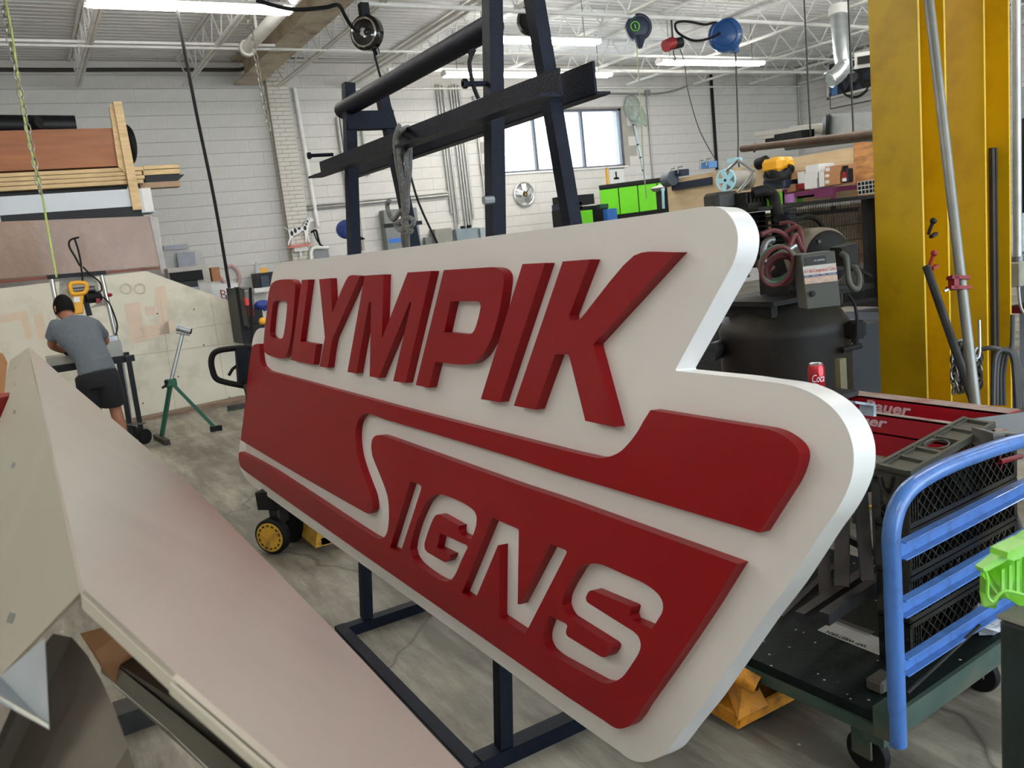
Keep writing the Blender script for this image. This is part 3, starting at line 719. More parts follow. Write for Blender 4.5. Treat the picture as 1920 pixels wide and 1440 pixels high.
# ---------------------------------------------------------------- red extension rails with brand lettering
redr = mat('red_powder_coat', srgb(158,14,30), .4, var=.07, scale=5, bump=.05, dirt=srgb(120,40,40), dirt_amt=.3)
dust = mat('dusty_top_surface', srgb(160,140,130), .8, var=.15, scale=14, dirt=srgb(140,40,45), dirt_amt=.7, dirt_scale=6)
lett = mat('pale_pink_lettering', srgb(214,176,182), .6, var=.05)
def rail(x, zt, zb, y0, y1, w, lab, un=None, ledge=0):
    t = thing('red_rail', (x+w/2, (y0+y1)/2, zb), lab, 'ladder rail')
    part('rail_body', MB().box(x, x+.006, y0, y1, zb, zt).box(x, x+w, y0, y1, zt-.006, zt).box(x, x+w, y0, y1, zb, zb+.006), redr, t)
    part('dusty_top', MB().box(x+.002, x+w-.002, y0+.002, y1-.002, zt, zt+.0012), dust, t)
    return t
a = gx(1600, 737, 2.75)
zt1 = gx(1700, 753, 2.75).z
R1 = rail(2.75, zt1, zt1-.115, gx(1890, 775, 2.75).y, 3.3, .075, 'upper red steel rail lettered in pale pink, dusty on top')
p = gx(1620, 770, 2.75); q = gx(1707, 780, 2.75)
part('lettering', text_mb('Bauer', .058, (2.7494, gx(1620,760,2.75).y, zt1-.052), (0,-1,0), (0,0,1), (-1,0,0), .0015, shear=.25, bold=.0016, width=(gx(1620,760,2.75).y-gx(1707,760,2.75).y)), lett, R1, 'pale pink word Bauer')
zt2 = gx(1642, 776, 2.58).z
R2 = rail(2.58, zt2, zt2-.075, gx(1790, 793, 2.58).y-.15, 3.1, .03, 'lower red steel rail lettered in pale pink, nearer the black crates')
part('lower_ledge', MB().box(2.565, 2.60, gx(1790,793,2.58).y-.15, 3.1, zt2-.15, zt2-.075), redr, R2)
part('lettering', text_mb('Bauer', .05, (2.5794, gx(1578,785,2.58).y, zt2-.046), (0,-1,0), (0,0,1), (-1,0,0), .0015, shear=.25, bold=.0014, width=(gx(1578,785,2.58).y-gx(1663,795,2.58).y)), lett, R2, 'pale pink word Bauer')
# trestles under rails (ends hidden)
for y in (1.75, 2.9):
    solo('trestle', MB().box(2.56, 2.9, y-.03, y+.03, zt2-.2, zt2-.15).bar((2.6,y,zt2-.2),(2.55,y,0),.04,.04).bar((2.86,y,zt2-.2),(2.92,y,0),.04,.04).box(2.7, 2.9, y-.03, y+.03, zt2-.15, zt1-.115), darksteel, 'dark steel trestle under the %s end of the red rails' % ('near' if y < 2 else 'far'), 'trestle')
t = thing('channel_offcut', gd(1625, 765, 2.6), 'short worn channel end poking out beside the sign edge', 'channel')
part('channel', quad([(1603,752),(1641,757),(1643,762),(1605,757)], 2.55, (.0,.05,-.0)).prism([gd(1638,759,2.55), gd(1643,760,2.55), gd(1643,781,2.55), gd(1638,781,2.55)], (0,.05,0)), mat('scuffed_blue_white', srgb(160,172,186), .5, dirt=srgb(70,74,80), dirt_amt=.7, dirt_scale=12), t)

# ---------------------------------------------------------------- soda can on the rail end
cx = gd(1531, 712, 3.30); topz = gd(1531, 680, 3.30).z; bz = topz-.122
t = thing('soda_can', (cx.x, cx.y, bz), 'red soda can with white script standing in front of the compressor tank', 'can')
canr = mat('glossy_can_red', srgb(176,6,24), .22, metal=.35, var=.04, coat=.4)
part('can_body', MB().lathe([(.024,0),(.030,.006),(.0325,.012),(.0325,.104),(.0268,.118)], (cx.x,cx.y,bz), n=28), canr, t)
part('can_lid', MB().lathe([(.0268,.118),(.0272,.122),(.025,.122),(.024,.119)], (cx.x,cx.y,bz), n=28), mat('bright_can_end', srgb(225,222,220), .2, metal=.9), t)
tm = text_mb('Coca', .044, (0,0,0), (1,0,0), (0,1,0), (0,0,1), .0006, shear=.35, bold=.0, width=.05)
vw = ray(1531, 712); base = math.atan2(-vw.y, -vw.x)
for i, v in enumerate(tm.v):
    th = base - .62 + v.x/.0325; r = .0329+v.z
    tm.v[i] = Vector((cx.x+r*math.cos(th), cx.y+r*math.sin(th), bz+.052+v.y))
cw = mat('can_white_print', srgb(232,222,222), .4, var=.02)
part('script', tm, cw, t, 'white cursive word')
sw = MB(); nn = 16
for k in range(nn+1):
    s = k/nn; th = base-.75+s*1.5; w = .0028*math.sin(PI*s)+.0004; zz = bz+.040+.006*math.sin(s*5)
    sw.v += [Vector((cx.x+.0331*math.cos(th), cx.y+.0331*math.sin(th), zz-w)), Vector((cx.x+.0331*math.cos(th), cx.y+.0331*math.sin(th), zz+w))]
sw.f = [(2*k, 2*k+2, 2*k+3, 2*k+1) for k in range(nn)]
part('wave_stripe', sw, cw, t)
solo('can_stand', MB().box(cx.x-.1, cx.x+.12, cx.y-.1, cx.y+.25, bz-.02, bz).box(cx.x-.02, cx.x+.02, cx.y+.1, cx.y+.14, .01, bz-.02).box(cx.x-.1, cx.x+.1, cx.y, cx.y+.22, 0, .012), darksteel, 'small dark stand the red soda can stands on', 'stand')

# ---------------------------------------------------------------- AIR COMPRESSOR
grime = mat('grimy_black_tank', srgb(36,33,29), .5, spec=.25, var=.2, scale=4, dirt=srgb(66,56,46), dirt_amt=.5, dirt_scale=3)
dustmet = mat('dusty_dark_casting', srgb(27,26,23), .65, spec=.25, var=.3, scale=10, dirt=srgb(58,54,48), dirt_amt=.4, dirt_scale=5)
boxgrey = mat('dusty_control_grey', srgb(72,72,64), .6, var=.1, dirt=srgb(70,68,60), dirt_amt=.5)
dustlight = mat('dusty_motor_shell', srgb(140,128,110), .65, var=.18, scale=6, dirt=srgb(70,64,56), dirt_amt=.5)
C0 = gd(1471, 650, 4.05); tx, ty = C0.x, C0.y; zsh = gd(1471, 612, 4.05).z
AC = thing('air_compressor', (tx, ty, 0), 'big grimy black upright air compressor behind the right end of the sign', 'compressor')
R = .305
part('tank', MB().lathe([(R*.75,.1),(R*.97,.18),(R,.25),(R,zsh-.02),(R+.004,zsh),(R*.96,zsh+.03),(R*.8,zsh+.10),(R*.5,zsh+.15),(.05,zsh+.17)], (tx,ty,0), n=40), grime, AC)
for k in range(4):
    th = PI/4+k*PI/2; part('foot', MB().bar((tx+R*.75*math.cos(th),ty+R*.75*math.sin(th),.2), (tx+R*.95*math.cos(th),ty+R*.95*math.sin(th),0), .06, .02), grime, AC)
zp = gd(1500, 552, 4.0).z
part('top_platform', MB().box(tx-.28, tx+.42, ty-.2, ty+.25, zp-.012, zp+.01).box(tx-.24, tx-.2, ty-.15, ty+.15, zsh+.08, zp).box(tx+.2, tx+.24, ty-.15, ty+.15, zsh+.08, zp), dustmet, AC)
pc = gd(1470, 430, 4.0)
m = MB().box(pc.x-.09, pc.x+.09, pc.y-.09, pc.y+.09, zp+.01, zp+.12)
m.lathe([(.1,0),(.11,.05),(.1,.1),(.06,.12)], (pc.x, pc.y, zp+.1), n=20)
part('crankcase', m, dustmet, AC)
fz0 = gd(1470, 490, 4.0).z; fz1 = gd(1470, 400, 4.0).z
fin = mesh_from(MB().box(-.085,.085,-.075,.075,-.0035,.0035), 'cooling_fin', dustmet, Vector(), bevel=.001)
part('cylinder', MB().cyl((pc.x,pc.y,fz0-.02),(pc.x,pc.y,fz1+.02),.058,18), dustmet, AC)
nf = 10
for k in range(nf): piece('cooling_fin', fin, (pc.x, pc.y, fz0+(fz1-fz0)*k/(nf-1)), AC, rot=(0,0,.25))
p2 = gd(1415, 430, 4.1)
part('cylinder', MB().cyl((p2.x,p2.y,fz0-.02),(p2.x,p2.y,fz1+.02),.055,18), dustmet, AC)
for k in range(nf): piece('cooling_fin', fin, (p2.x, p2.y, fz0+(fz1-fz0)*k/(nf-1)), AC, rot=(0,0,.25))
hz = fz1+.02
part('cylinder_head', MB().obox((pc+p2)/2*1.0 + Vector((0,0,hz-(pc.z+p2.z)/2+.012)), (1,.1,0), (-.1,1,0), (0,0,1), .36, .16, .02), dustmet, AC, bevel=.004)
f0 = gd(1352, 377, 4.1)
part('intake_filter', MB().obox(f0, (1,-.2,0), (.2,1,0), (0,0,1), .13, .13, .085), mat('dark_filter_housing', srgb(56,54,50), .6), AC, bevel=.014)
f1 = gd(1404, 375, 4.05)
m = MB()
for k in range(6): m.obox(f1+Vector((-.055+k*.022, .02-.004*k, .0)), (1,0,0), (0,1,0), (0,0,1), .010, .12, .075)
m.obox(f1-Vector((0,0,.03)), (1,0,0), (0,1,0), (0,0,1), .13, .11, .03)
part('ribbed_head', m, dustmet, AC)
part('outlet_pipe', MB().tube(smooth_path([gd(1412,362,4.0), gd(1435,358,4.0), gd(1450,368,4.0), gd(1455,390,3.95), gd(1462,410,3.9)], 5), .028, 12), dustmet, AC)
part('copper_lines', MB().tube(smooth_path([gd(1385,400,3.9), gd(1400,430,3.85), gd(1395,470,3.85), gd(1402,520,3.85)], 5), .01, 8).tube(smooth_path([gd(1478,420,3.8), gd(1485,450,3.8), gd(1470,470,3.8)], 5), .008, 8), darksteel, AC)
part('bent_tube', MB().tube(smooth_path([gd(1432,492,3.7), gd(1432,466,3.7), gd(1440,452,3.7), gd(1452,450,3.7)], 6), .016, 10), greymetal, AC)
# belt guard with bar grill
gy0 = ty+.27
g0 = gy(1472, 396, gy0); g1 = gy(1628, 366, gy0); g2 = gy(1640, 556, gy0)
BG = part('belt_guard', MB().box(g0.x-.05, g1.x+.03, gy0-.06, gy0+.05, g1.z-.02, g1.z+.0).box(g1.x, g1.x+.035, gy0-.06, gy0+.05, g2.z, g1.z).box(g0.x-.05, g1.x, gy0-.02, gy0, g2.z-.02, g2.z).box(g0.x-.05, g0.x-.03, gy0-.02, gy0, g2.z, g1.z), dustmet, AC, 'dark square belt guard with wire grill')
m = MB(); x = g0.x-.02
while x < g1.x-.01: m.box(x-.0022, x+.0022, gy0-.012, gy0-.008, g2.z, g1.z-.02); x += .0135
zz = g2.z
while zz < g1.z-.05: m.box(g0.x-.03, g1.x, gy0-.008, gy0-.005, zz-.002, zz+.002); zz += .085
o = part('grill_wires', m, dustmet, BG, kind='stuff')
part('diagonal_brace', MB().bar((g0.x-.02, gy0-.02, g1.z-.13), (g1.x-.02, gy0-.02, g2.z+.12), .016, .01, (0,1,0)), dustmet, AC)
part('guard_label', MB().box(g1.x+.008, g1.x+.028, gy0-.0615, gy0-.06, g1.z-.14, g1.z-.03), mat('faded_label', srgb(190,170,160), .7), AC)
fw = gy(1560, 520, gy0-.05)
part('flywheel', MB().torus((g0.x+.1, gy0-.05, zp+.2), (0,1,0), .16, .014, 28, 6).cyl((g0.x+.1, gy0-.06, zp+.2), (g0.x+.1, gy0-.04, zp+.2), .04, 12), dustmet, AC)
# motor
mc = gd(1548, 482, 3.85); mdir = Vector((.25,1,.0)).normalized()
part('motor_shell', MB().lathe([(.12,0),(.135,.02),(.138,.05),(.138,.22),(.12,.25)], mc-mdir*.02, mdir, 32), dustlight, AC)
part('motor_end_bell', MB().lathe([(.03,-.035),(.06,-.03),(.11,-.012),(.122,.0)], mc-mdir*.02, mdir, 32).obox(mc+Vector((0,-.03,-.055))-mdir*.02,(1,0,0),(0,1,0),(0,0,1),.2,.03,.02), dustmet, AC)
part('motor_foot', MB().obox((mc.x+.02, mc.y+.1, zp+.02), (1,-.2,0), (.2,1,0), (0,0,1), .25, .2, .02), dustmet, AC)
for k in range(4):
    th = .7+k*PI/2; part('bolt', MB().cyl(mc+Vector((math.cos(th)*.1,0,math.sin(th)*.1))-mdir*.03, mc+Vector((math.cos(th)*.1,0,math.sin(th)*.1)), .009, 8), darksteel, AC)
part('wiring_box', quad([(1577,464),(1609,455),(1610,496),(1585,500)], 3.6, (.05,.1,0)), dustmet, AC)
# control box with stickers
fc = [(1501,478),(1565.5,470),(1577,573.5),(1513.5,580)]; dd = [3.42, 3.40, 3.40, 3.42]
cb = thing('control_box', gd(1513, 580, 3.42), 'grey starter box with red and white stickers mounted on the compressor', 'control box')
bkv = Vector((.045, .085, .0))
part('box_body', quad(fc, dd, bkv), boxgrey, cb, bevel=.003)
F = [gd(u, v, d) for (u, v), d in zip(fc, dd)]
nrm = (F[1]-F[0]).cross(F[2]-F[0]).normalized()
if nrm.dot(FWD) > 0: nrm = -nrm
def fp(s, t, o=.001): return F[0].lerp(F[1], s).lerp(F[3].lerp(F[2], s), t)+nrm*o
def fq(s0, t0, s1, t1, o=.001, th=.001): return MB().prism([fp(s0,t0,o), fp(s1,t0,o), fp(s1,t1,o), fp(s0,t1,o)], nrm*th)
part('cover_seam', fq(0,.555,1,.565,.0,.002), boxgrey, cb)
part('name_plate', fq(.1,.06,.72,.2), mat('black_nameplate', srgb(26,26,24), .5), cb)
wl = mat('sun_bleached_sticker', srgb(196,190,182), .65, var=.06, dirt=srgb(178,140,120), dirt_amt=.4, dirt_scale=30)
part('upper_sticker', fq(.02,.22,.985,.385), wl, cb); part('blue_band', fq(.02,.385,.985,.425), mat('faded_navy_print', srgb(40,62,100), .6), cb); part('lower_sticker', fq(.02,.425,.985,.545), mat('faded_orange_sticker', srgb(188,160,140), .7, var=.2, scale=60), cb)
exd = (F[1]-F[0]).normalized(); eyd = (F[0]-F[3]).normalized(); wid = (F[1]-F[0]).length
part('lettering', text_mb('A-1 Air Compressor Corp.', .021, fp(.04,.345,.0022), exd, eyd, nrm, .0004, bold=.0003, width=wid*.93), mat('faded_red_print', srgb(178,60,50), .6), cb)
part('small_lettering', text_mb('Sales - Service - Parts - Rentals', .009, fp(.04,.415,.0022), exd, eyd, nrm, .0004, width=wid*.9), mat('pale_print', srgb(200,200,200), .6), cb)
part('small_lettering', text_mb('AC CONTROL', .010, fp(.36,.15,.0022), exd, eyd, nrm, .0004, width=wid*.32), mat('pale_print', srgb(200,200,200), .6), cb)
kb = fp(.2, .73, 0)
part('reset_knob', MB().cyl(kb, kb+nrm*.012, .012, 14).cyl(kb+nrm*.012, kb+nrm*.02, .008, 12), blackplas, cb)
part('conduit_loop', MB().tube(smooth_path([gd(1578,476,3.45), gd(1586,482,3.43), gd(1588,500,3.43), gd(1592,528,3.43), gd(1602,542,3.43), gd(1610,538,3.45), gd(1611,518,3.48), gd(1604,503,3.5), gd(1596,502,3.55)], 5), .0125, 10), boxgrey, cb)
part('power_cord', MB().tube(smooth_path([gd(1590,552,3.45), gd(1602,570,3.45), gd(1607,600,3.45), gd(1606,625,3.45), gd(1598,640,3.5)], 5), .006, 8), blackrub, cb)
# twin welding hose coil
hr = mat('dusty_red_hose', srgb(96,40,42), .6, var=.15); hg = mat('dusty_green_hose', srgb(74,112,88), .6, var=.15)
t = thing('hose_coil', gd(1462, 495, 3.6), 'coiled red and green twin hose hung on the front of the compressor', 'hose')
def loop(cu, cv, ru, rv, d, rot, m_, r=.0085):
    pts = []
    for k in range(20):
        th = 2*PI*k/20; x = ru*math.cos(th); y = rv*math.sin(th)
        pts.append(gd(cu+x*math.cos(rot)-y*math.sin(rot), cv+x*math.sin(rot)+y*math.cos(rot), d+.03*math.sin(th)))
    return MB().tube(pts, r, 7, closed=True)
for i, (cu, cv, ru, rv, m_) in enumerate(((1457,499,28,38,hr),(1457,496,31,36,hg),(1465,505,28,30,hr),(1462,500,22,32,hg),(1467,508,24,27,hr),(1461,495,32,33,hg),(1460,503,19,28,hg))):
    part('hose_loop', loop(cu, cv, ru, rv, 3.5+.02*i, .45+.1*i, m_), m_, t)
for pts, m_ in (([(1427,440),(1450,432),(1470,440),(1486,460),(1494,450),(1492,425),(1478,418),(1462,420)], hr), ([(1480,465),(1492,440),(1505,470),(1500,430),(1486,428),(1470,438)], hr), ([(1400,452),(1412,480),(1432,510),(1450,500)], hr)):
    part('hose_tail', MB().tube(smooth_path([gd(u, v, 3.7+.02*i) for i, (u, v) in enumerate(pts)], 5), .011, 8), m_, t)
part('brass_fitting', MB().cyl(gd(1481,468,3.55), gd(1493,460,3.55), .010, 8), galv, t)
solo('wood_prop', bX(1565, 674, 1577, 735, tx-.33, .04), mat('dirty_wood', srgb(104,96,68), .7, var=.2, scale=9), 'short dirty wooden post against the right side of the compressor tank', 'post')
v0 = gd(1604, 618, 3.8)
solo('valve_actuator', MB().obox(v0, (1,0,0), (0,1,0), (0,0,1), .07, .06, .06).cyl(v0-Vector((0,0,.03)), v0-Vector((0,0,.09)), .012, 8).cyl(v0-Vector((.1,0,.08)), v0+Vector((.03,0,-.08)), .014, 8).cyl(v0-Vector((.0,0,.04)), v0+Vector((0,0,.04)), .035, 14), dustmet, 'small dark valve with round cap to the right of the tank', 'valve')
# stock racks seen between compressor and column
sheet_g = mat('grey_sheet_stock', srgb(158,166,178), .4, metal=.4, var=.08)
RKB = thing('sheet_rack', gx(1620, 700, 5.6), 'low dark rack of grey sheet metal offcuts between compressor and yellow column', 'rack')
X5 = 5.6
for (u0,v0_,u1,v1_,m_,nm) in ((1634,395,1662,470,sheet_g,'sheet_bundle'),(1634,475,1662,545,whitecard,'white_sheet'),(1580,545,1662,575,darksteel,'shelf'),(1586,585,1662,612,sheet_g,'sheet_bundle'),(1586,640,1662,660,darksteel,'shelf'),(1560,745,1662,760,darksteel,'shelf')):
    part(nm, bX(u0,v0_,u1,v1_,X5+random.uniform(-.05,.05),.5), m_, RKB)
y_ = gx(1610, 700, X5)
part('rack_post', MB().box(X5, X5+.05, y_.y-.8, y_.y-.75, 0, 1.5).box(X5, X5+.05, y_.y+.6, y_.y+.65, 0, 1.5), darksteel, RKB)
part('bent_tray', MB().prism([gx(1590,692,X5-.5), gx(1650,660,X5-.5), gx(1655,700,X5-.5), gx(1630,735,X5-.5)], (.1,0,-.002)), sheet_g, RKB)
solo('tool_cabinet', MB().box(4.6, 5.0, 3.6, 5.6, 0, .75), mat('dark_cabinet_paint', srgb(44,46,50), .5), 'dark low cabinet in the gap behind the compressor', 'cabinet')
solo('pipe_rack_arm', MB().cyl(gd(1335,655,3.9), gd(1372,640,4.3), .03, 12).cyl(gd(1330,668,3.9), gd(1372,652,4.3), .03, 12), darksteel, 'two dark pipes lying behind the notch of the sign', 'pipe')

# ---------------------------------------------------------------- PLATFORM CART
deckp = mat('dark_green_deck_paint', srgb(14,24,21), .6, spec=.2, var=.3, scale=8, bump=.3, bscale=60)
def specks(m_, col, sc_=26, thr=.09):
    nt = m_.node_tree; b = nt.nodes['Principled BSDF']; base = b.inputs['Base Color'].links[0].from_socket
    v = nt.nodes.new('ShaderNodeTexVoronoi'); v.inputs['Scale'].default_value = sc_
    tc = [n for n in nt.nodes if n.type == 'TEX_COORD'][0]; nt.links.new(tc.outputs['Object'], v.inputs['Vector'])
    r = nt.nodes.new('ShaderNodeValToRGB'); r.color_ramp.elements[0].position = thr; r.color_ramp.elements[1].position = thr+.02
    r.color_ramp.elements[0].color = (1,1,1,1); r.color_ramp.elements[1].color = (0,0,0,1)
    nt.links.new(v.outputs['Distance'], r.inputs[0])
    mx = nt.nodes.new('ShaderNodeMix'); mx.data_type = 'RGBA'; nt.links.new(r.outputs[0], mx.inputs['Factor'])
    nt.links.new(base, mx.inputs['A']); mx.inputs['B'].default_value = (*col, 1); nt.links.new(mx.outputs['Result'], b.inputs['Base Color'])
specks(deckp, (.4,.42,.4))
edgep = mat('worn_green_edge_board', srgb(56,76,66), .6, var=.25, scale=9, dirt=srgb(92,80,62), dirt_amt=.8, dirt_scale=5)
blue = mat('chipped_blue_enamel', srgb(72,118,186), .3, var=.12, scale=3, dirt=srgb(44,58,90), dirt_amt=.5, dirt_scale=14, coat=.3)
zD = .262
K0 = gz(1660, 1345, zD); K3 = gz(1870, 1200, zD); ex = (K3-K0).normalized(); ey = Vector((-ex.y, ex.x, 0))
CW, CL = .84, 1.35
def ck(x, y, z): return K0+ex*x+ey*y+Vector((0,0,z-zD))
CT = thing('platform_cart', ck(CW/2, CL/2, 0), 'platform cart with dark green deck and blue tube push handle', 'cart')
part('deck_board', MB().prism([ck(0,0,zD), ck(CW,0,zD), ck(CW,CL,zD), ck(0,CL,zD)], (0,0,-.03)), deckp, CT)
part('edge_board', MB().prism([ck(-.005,-.012,zD-.002), ck(CW,-.012,zD-.002), ck(CW,.01,zD-.002), ck(-.005,.01,zD-.002)], (0,0,-.055)), edgep, CT)
part('edge_board', MB().prism([ck(-.012,0,zD-.03), ck(.01,0,zD-.03), ck(.01,CL,zD-.03), ck(-.012,CL,zD-.03)], (0,0,-.03)), edgep, CT)
part('frame_rail', MB().prism([ck(.02,.02,zD-.057), ck(CW,.02,zD-.057), ck(CW,.08,zD-.057), ck(.02,.08,zD-.057)], (0,0,-.05)), edgep, CT)
part('frame_rail', MB().prism([ck(.02,CL-.1,zD-.057), ck(CW,CL-.1,zD-.057), ck(CW,CL-.04,zD-.057), ck(.02,CL-.04,zD-.057)], (0,0,-.05)), edgep, CT)
for (x, y) in ((.1,.12), (CW-.15,.12), (.1,CL-.15), (CW-.15,CL-.15)):
    w = part('caster', MB().lathe([(.028,-.014),(.058,-.014),(.062,-.008),(.062,.008),(.058,.014),(.028,.014)], ck(x,y,.062), ex, 20), blackrub, CT)
    part('fork', MB().box(ck(x,y,0).x-.03, ck(x,y,0).x-.022, ck(x,y,0).y-.03, ck(x,y,0).y+.03, .06, .15).box(ck(x,y,0).x+.022, ck(x,y,0).x+.03, ck(x,y,0).y-.03, ck(x,y,0).y+.03, .06, .15).box(ck(x,y,0).x-.04, ck(x,y,0).x+.04, ck(x,y,0).y-.04, ck(x,y,0).y+.04, .148, .156), edgep, CT)
hp = ck(.02, -.035, 0)
def hpl(u, v): return gp(u, v, hp, ey)
bt = hpl(1690, 1392)
tp = [hpl(u, v) for u, v in ((1690,1392),(1684,1290),(1674,1150),(1669,1070),(1671,1005),(1681,955),(1702,920),(1735,895),(1780,872),(1830,853),(1880,836),(1935,822))]
tp[0:4] = [Vector((tp[4].x-.0, tp[4].y, z)) for z in (bt.z, .3, .45, tp[3].z)]
far_x = hpl(1690,1392)+ex*(CW-.04)
tp2 = tp + [hpl(1990, 812), Vector((far_x.x, far_x.y, tp[7].z)), Vector((far_x.x, far_x.y, .5)), Vector((far_x.x, far_x.y, bt.z))]
part('push_handle', MB().tube(smooth_path(tp2, 5), .0215, 18), blue, CT)
for (u0, v0_, u1, v1_) in ((1684,1031,1917,917), (1684,1139.5,1917,1014), (1688.6,1248,1863,1149)):
    a = hpl(u0, v0_); b = a + ex*(CW-.045)
    part('cross_bar', MB().obox((a+b)/2, ex, ey, (0,0,1), (b-a).length, .005, .046).obox((a+b)/2-ey*.011+Vector((0,0,.0215)), ex, ey, (0,0,1), (b-a).length, .022, .0035).obox((a+b)/2-ey*.011-Vector((0,0,.0215)), ex, ey, (0,0,1), (b-a).length, .022, .0035), blue, CT, bevel=.001)
part('socket', MB().obox((bt.x, bt.y+.03, bt.z+.05), ex, ey, (0,0,1), .07, .05, .08), edgep, CT)
part('wood_cleat', MB().obox(gz(1652,1278,zD+.02), ex, ey, (0,0,1), .07, .05, .035), mat('old_cleat_wood', srgb(74,68,58), .7, var=.3), CT, bevel=.006)
# paper label lying on deck
lp = [gz(1532.5,1181.7,zD+.0012), gz(1563,1163.5,zD+.0012), gz(1660,1200.5,zD+.0012), gz(1661,1220,zD+.0012), gz(1648,1228.5,zD+.0012)]
t = thing('paper_label', lp[0], 'white printed paper strip lying on the dark cart deck', 'label')
part('paper', MB().prism(lp, (0,0,.0006)), mat('white_paper', srgb(190,190,186), .7, var=.06, dirt=srgb(150,150,148), dirt_amt=.4, dirt_scale=40), t)
e1 = (gz(1565,1190,zD)-gz(1630,1215,zD)).normalized(); e2 = Vector((e1.y, -e1.x, 0)); 
if e2.dot(gz(1560,1200,zD)-gz(1600,1180,zD)) > 0: pass
e2 = Vector((0,0,1)).cross(e1)
part('print', text_mb('WP WESTERN', .022, gz(1627,1211,zD+.0022), e1, e2, (0,0,1), .0004, bold=.0004, width=.135), blackplas, t)
m = MB(); s0 = gz(1640,1196,zD+.0022)
for k in range(6): m.prism([s0+e1*.02-e2*(.006*k), s0+e1*.16-e2*(.006*k), s0+e1*.16-e2*(.006*k+.0022), s0+e1*.02-e2*(.006*k+.0022)], (0,0,.0004))
part('fine_print', m, mat('grey_print', srgb(120,120,118), .7), t)

# ---------------------------------------------------------------- black lattice crates on the cart
crm = mat('glossy_black_crate', srgb(20,21,20), .28, var=.2, coat=.3, dirt=srgb(70,66,54), dirt_amt=.25, dirt_scale=12)
q0 = gp(1708, 893, ck(0,.06,0), ey)
x0c = (q0-K0).dot(ex); ztop = q0.z
q1 = gz(1867, 797, ztop); x1c = x0c + (q1-q0).dot(ex)
q3 = gz(1642, 876, ztop); dep = (q3-q0).dot(ey)
x1c = min(x1c, x0c+.62)
nC = 4; hC = (ztop-.02-(zD+.004))/nC
pos = ['topmost','second from the top','third from the top','lowest']
yC = .075; dC = .095
def crate(k):
    zb = zD+.004+k*hC; zt = zb+hC-.004
    t = thing('mesh_crate', ck((x0c+x1c)/2, yC+dC/2, zb), 'black plastic lattice crate behind the blue cart handle, %s of the stack' % pos[nC-1-k], 'crate', 'black lattice crates stacked on the cart')
    W = x1c-x0c
    def bx(a, b, c, d, e, f): return [ck(x0c+a, yC+c, zb+e-0), ck(x0c+b, yC+c, zb+e), ck(x0c+b, yC+d, zb+e), ck(x0c+a, yC+d, zb+e)], (0,0,f-e)
    m = MB()
    for (e, f) in ((0,.014), (hC-.018,hC-.004)):
        m.prism(*bx(0,W,0,.014,e,f)); m.prism(*bx(0,W,dC-.014,dC,e,f)); m.prism(*bx(0,.014,0,dC,e,f)); m.prism(*bx(W-.014,W,0,dC,e,f))
    part('rim', m, crm, t)
    for (a, c) in ((0,0),(W-.02,0),(0,dC-.02),(W-.02,dC-.02)): part('corner_post', MB().prism(*bx(a,a+.02,c,c+.02,.014,hC-.018)), crm, t)
    m = MB(); s = .038
    def strip(p, q, nrm_): m.obox((p+q)/2, (q-p), nrm_, (q-p).cross(nrm_), (q-p).length, .010, .0036)
    def lattice(P, U, L, nrm_):
        H = hC-.03; n_ = int((L+H)/s)+1
        for k2 in range(n_):
            for sgn in (1, -1):
                a = k2*s-H if sgn == 1 else k2*s; a0, z0_ = a, 0; a1, z1_ = a+sgn*H, H
                if sgn == -1 and a1 < 0: pass
                # clip in 0..L
                def cl(aa, zz, bb_, zb_):
                    if aa < 0: f_ = (0-aa)/(bb_-aa); zz += (zb_-zz)*f_; aa = 0
                    if aa > L: f_ = (aa-L)/(aa-bb_) if aa != bb_ else 0; zz += (zb_-zz)*f_; aa = L
                    return aa, zz
                if max(a0, a1) <= 0 or min(a0, a1) >= L: continue
                A0 = cl(a0, z0_, a1, z1_); A1 = cl(a1, z1_, a0, z0_)
                p = P+U*A0[0]+Vector((0,0,A0[1])); q = P+U*A1[0]+Vector((0,0,A1[1]))
                if (q-p).length > .004: strip(p, q, nrm_)
    lattice(ck(x0c, yC+.006, zb+.014), ex, W, ey)
    lattice(ck(x0c, yC+dC-.006, zb+.014), ex, W, ey)
    lattice(ck(x0c+.006, yC, zb+.014), ey, dC, ex)
    part('lattice_walls', m, crm, t, kind='stuff')
    m = MB()
    for j in range(4): m.prism(*bx(.014+j*.012, .018+j*.012, -.001, .012, .014, hC-.018))
    part('side_ribs', m, crm, t, kind='stuff')
    part('base_grid', MB().prism(*bx(.014, W-.014, .014, dC-.014, .002, .006)), crm, t)
    return t
for k in range(nC): crate(k)
# small parcels seen through the crates
for i in range(5):
    c = ck(x0c+.08+random.random()*(x1c-x0c-.16), yC+.12+random.random()*.1, zD+.012+(i % nC)*hC+.012)
    solo('metal_offcut', MB().obox(c+Vector((0,0,.012)), (1,random.uniform(-1,1),0), (0,1,.0), (0,0,1), .07, .025, .02), galv if i % 2 else cardb, 'small %s piece inside the lattice crates, %s from the bottom' % ('bright metal' if i % 2 else 'tan', ORD[i]), 'offcut')
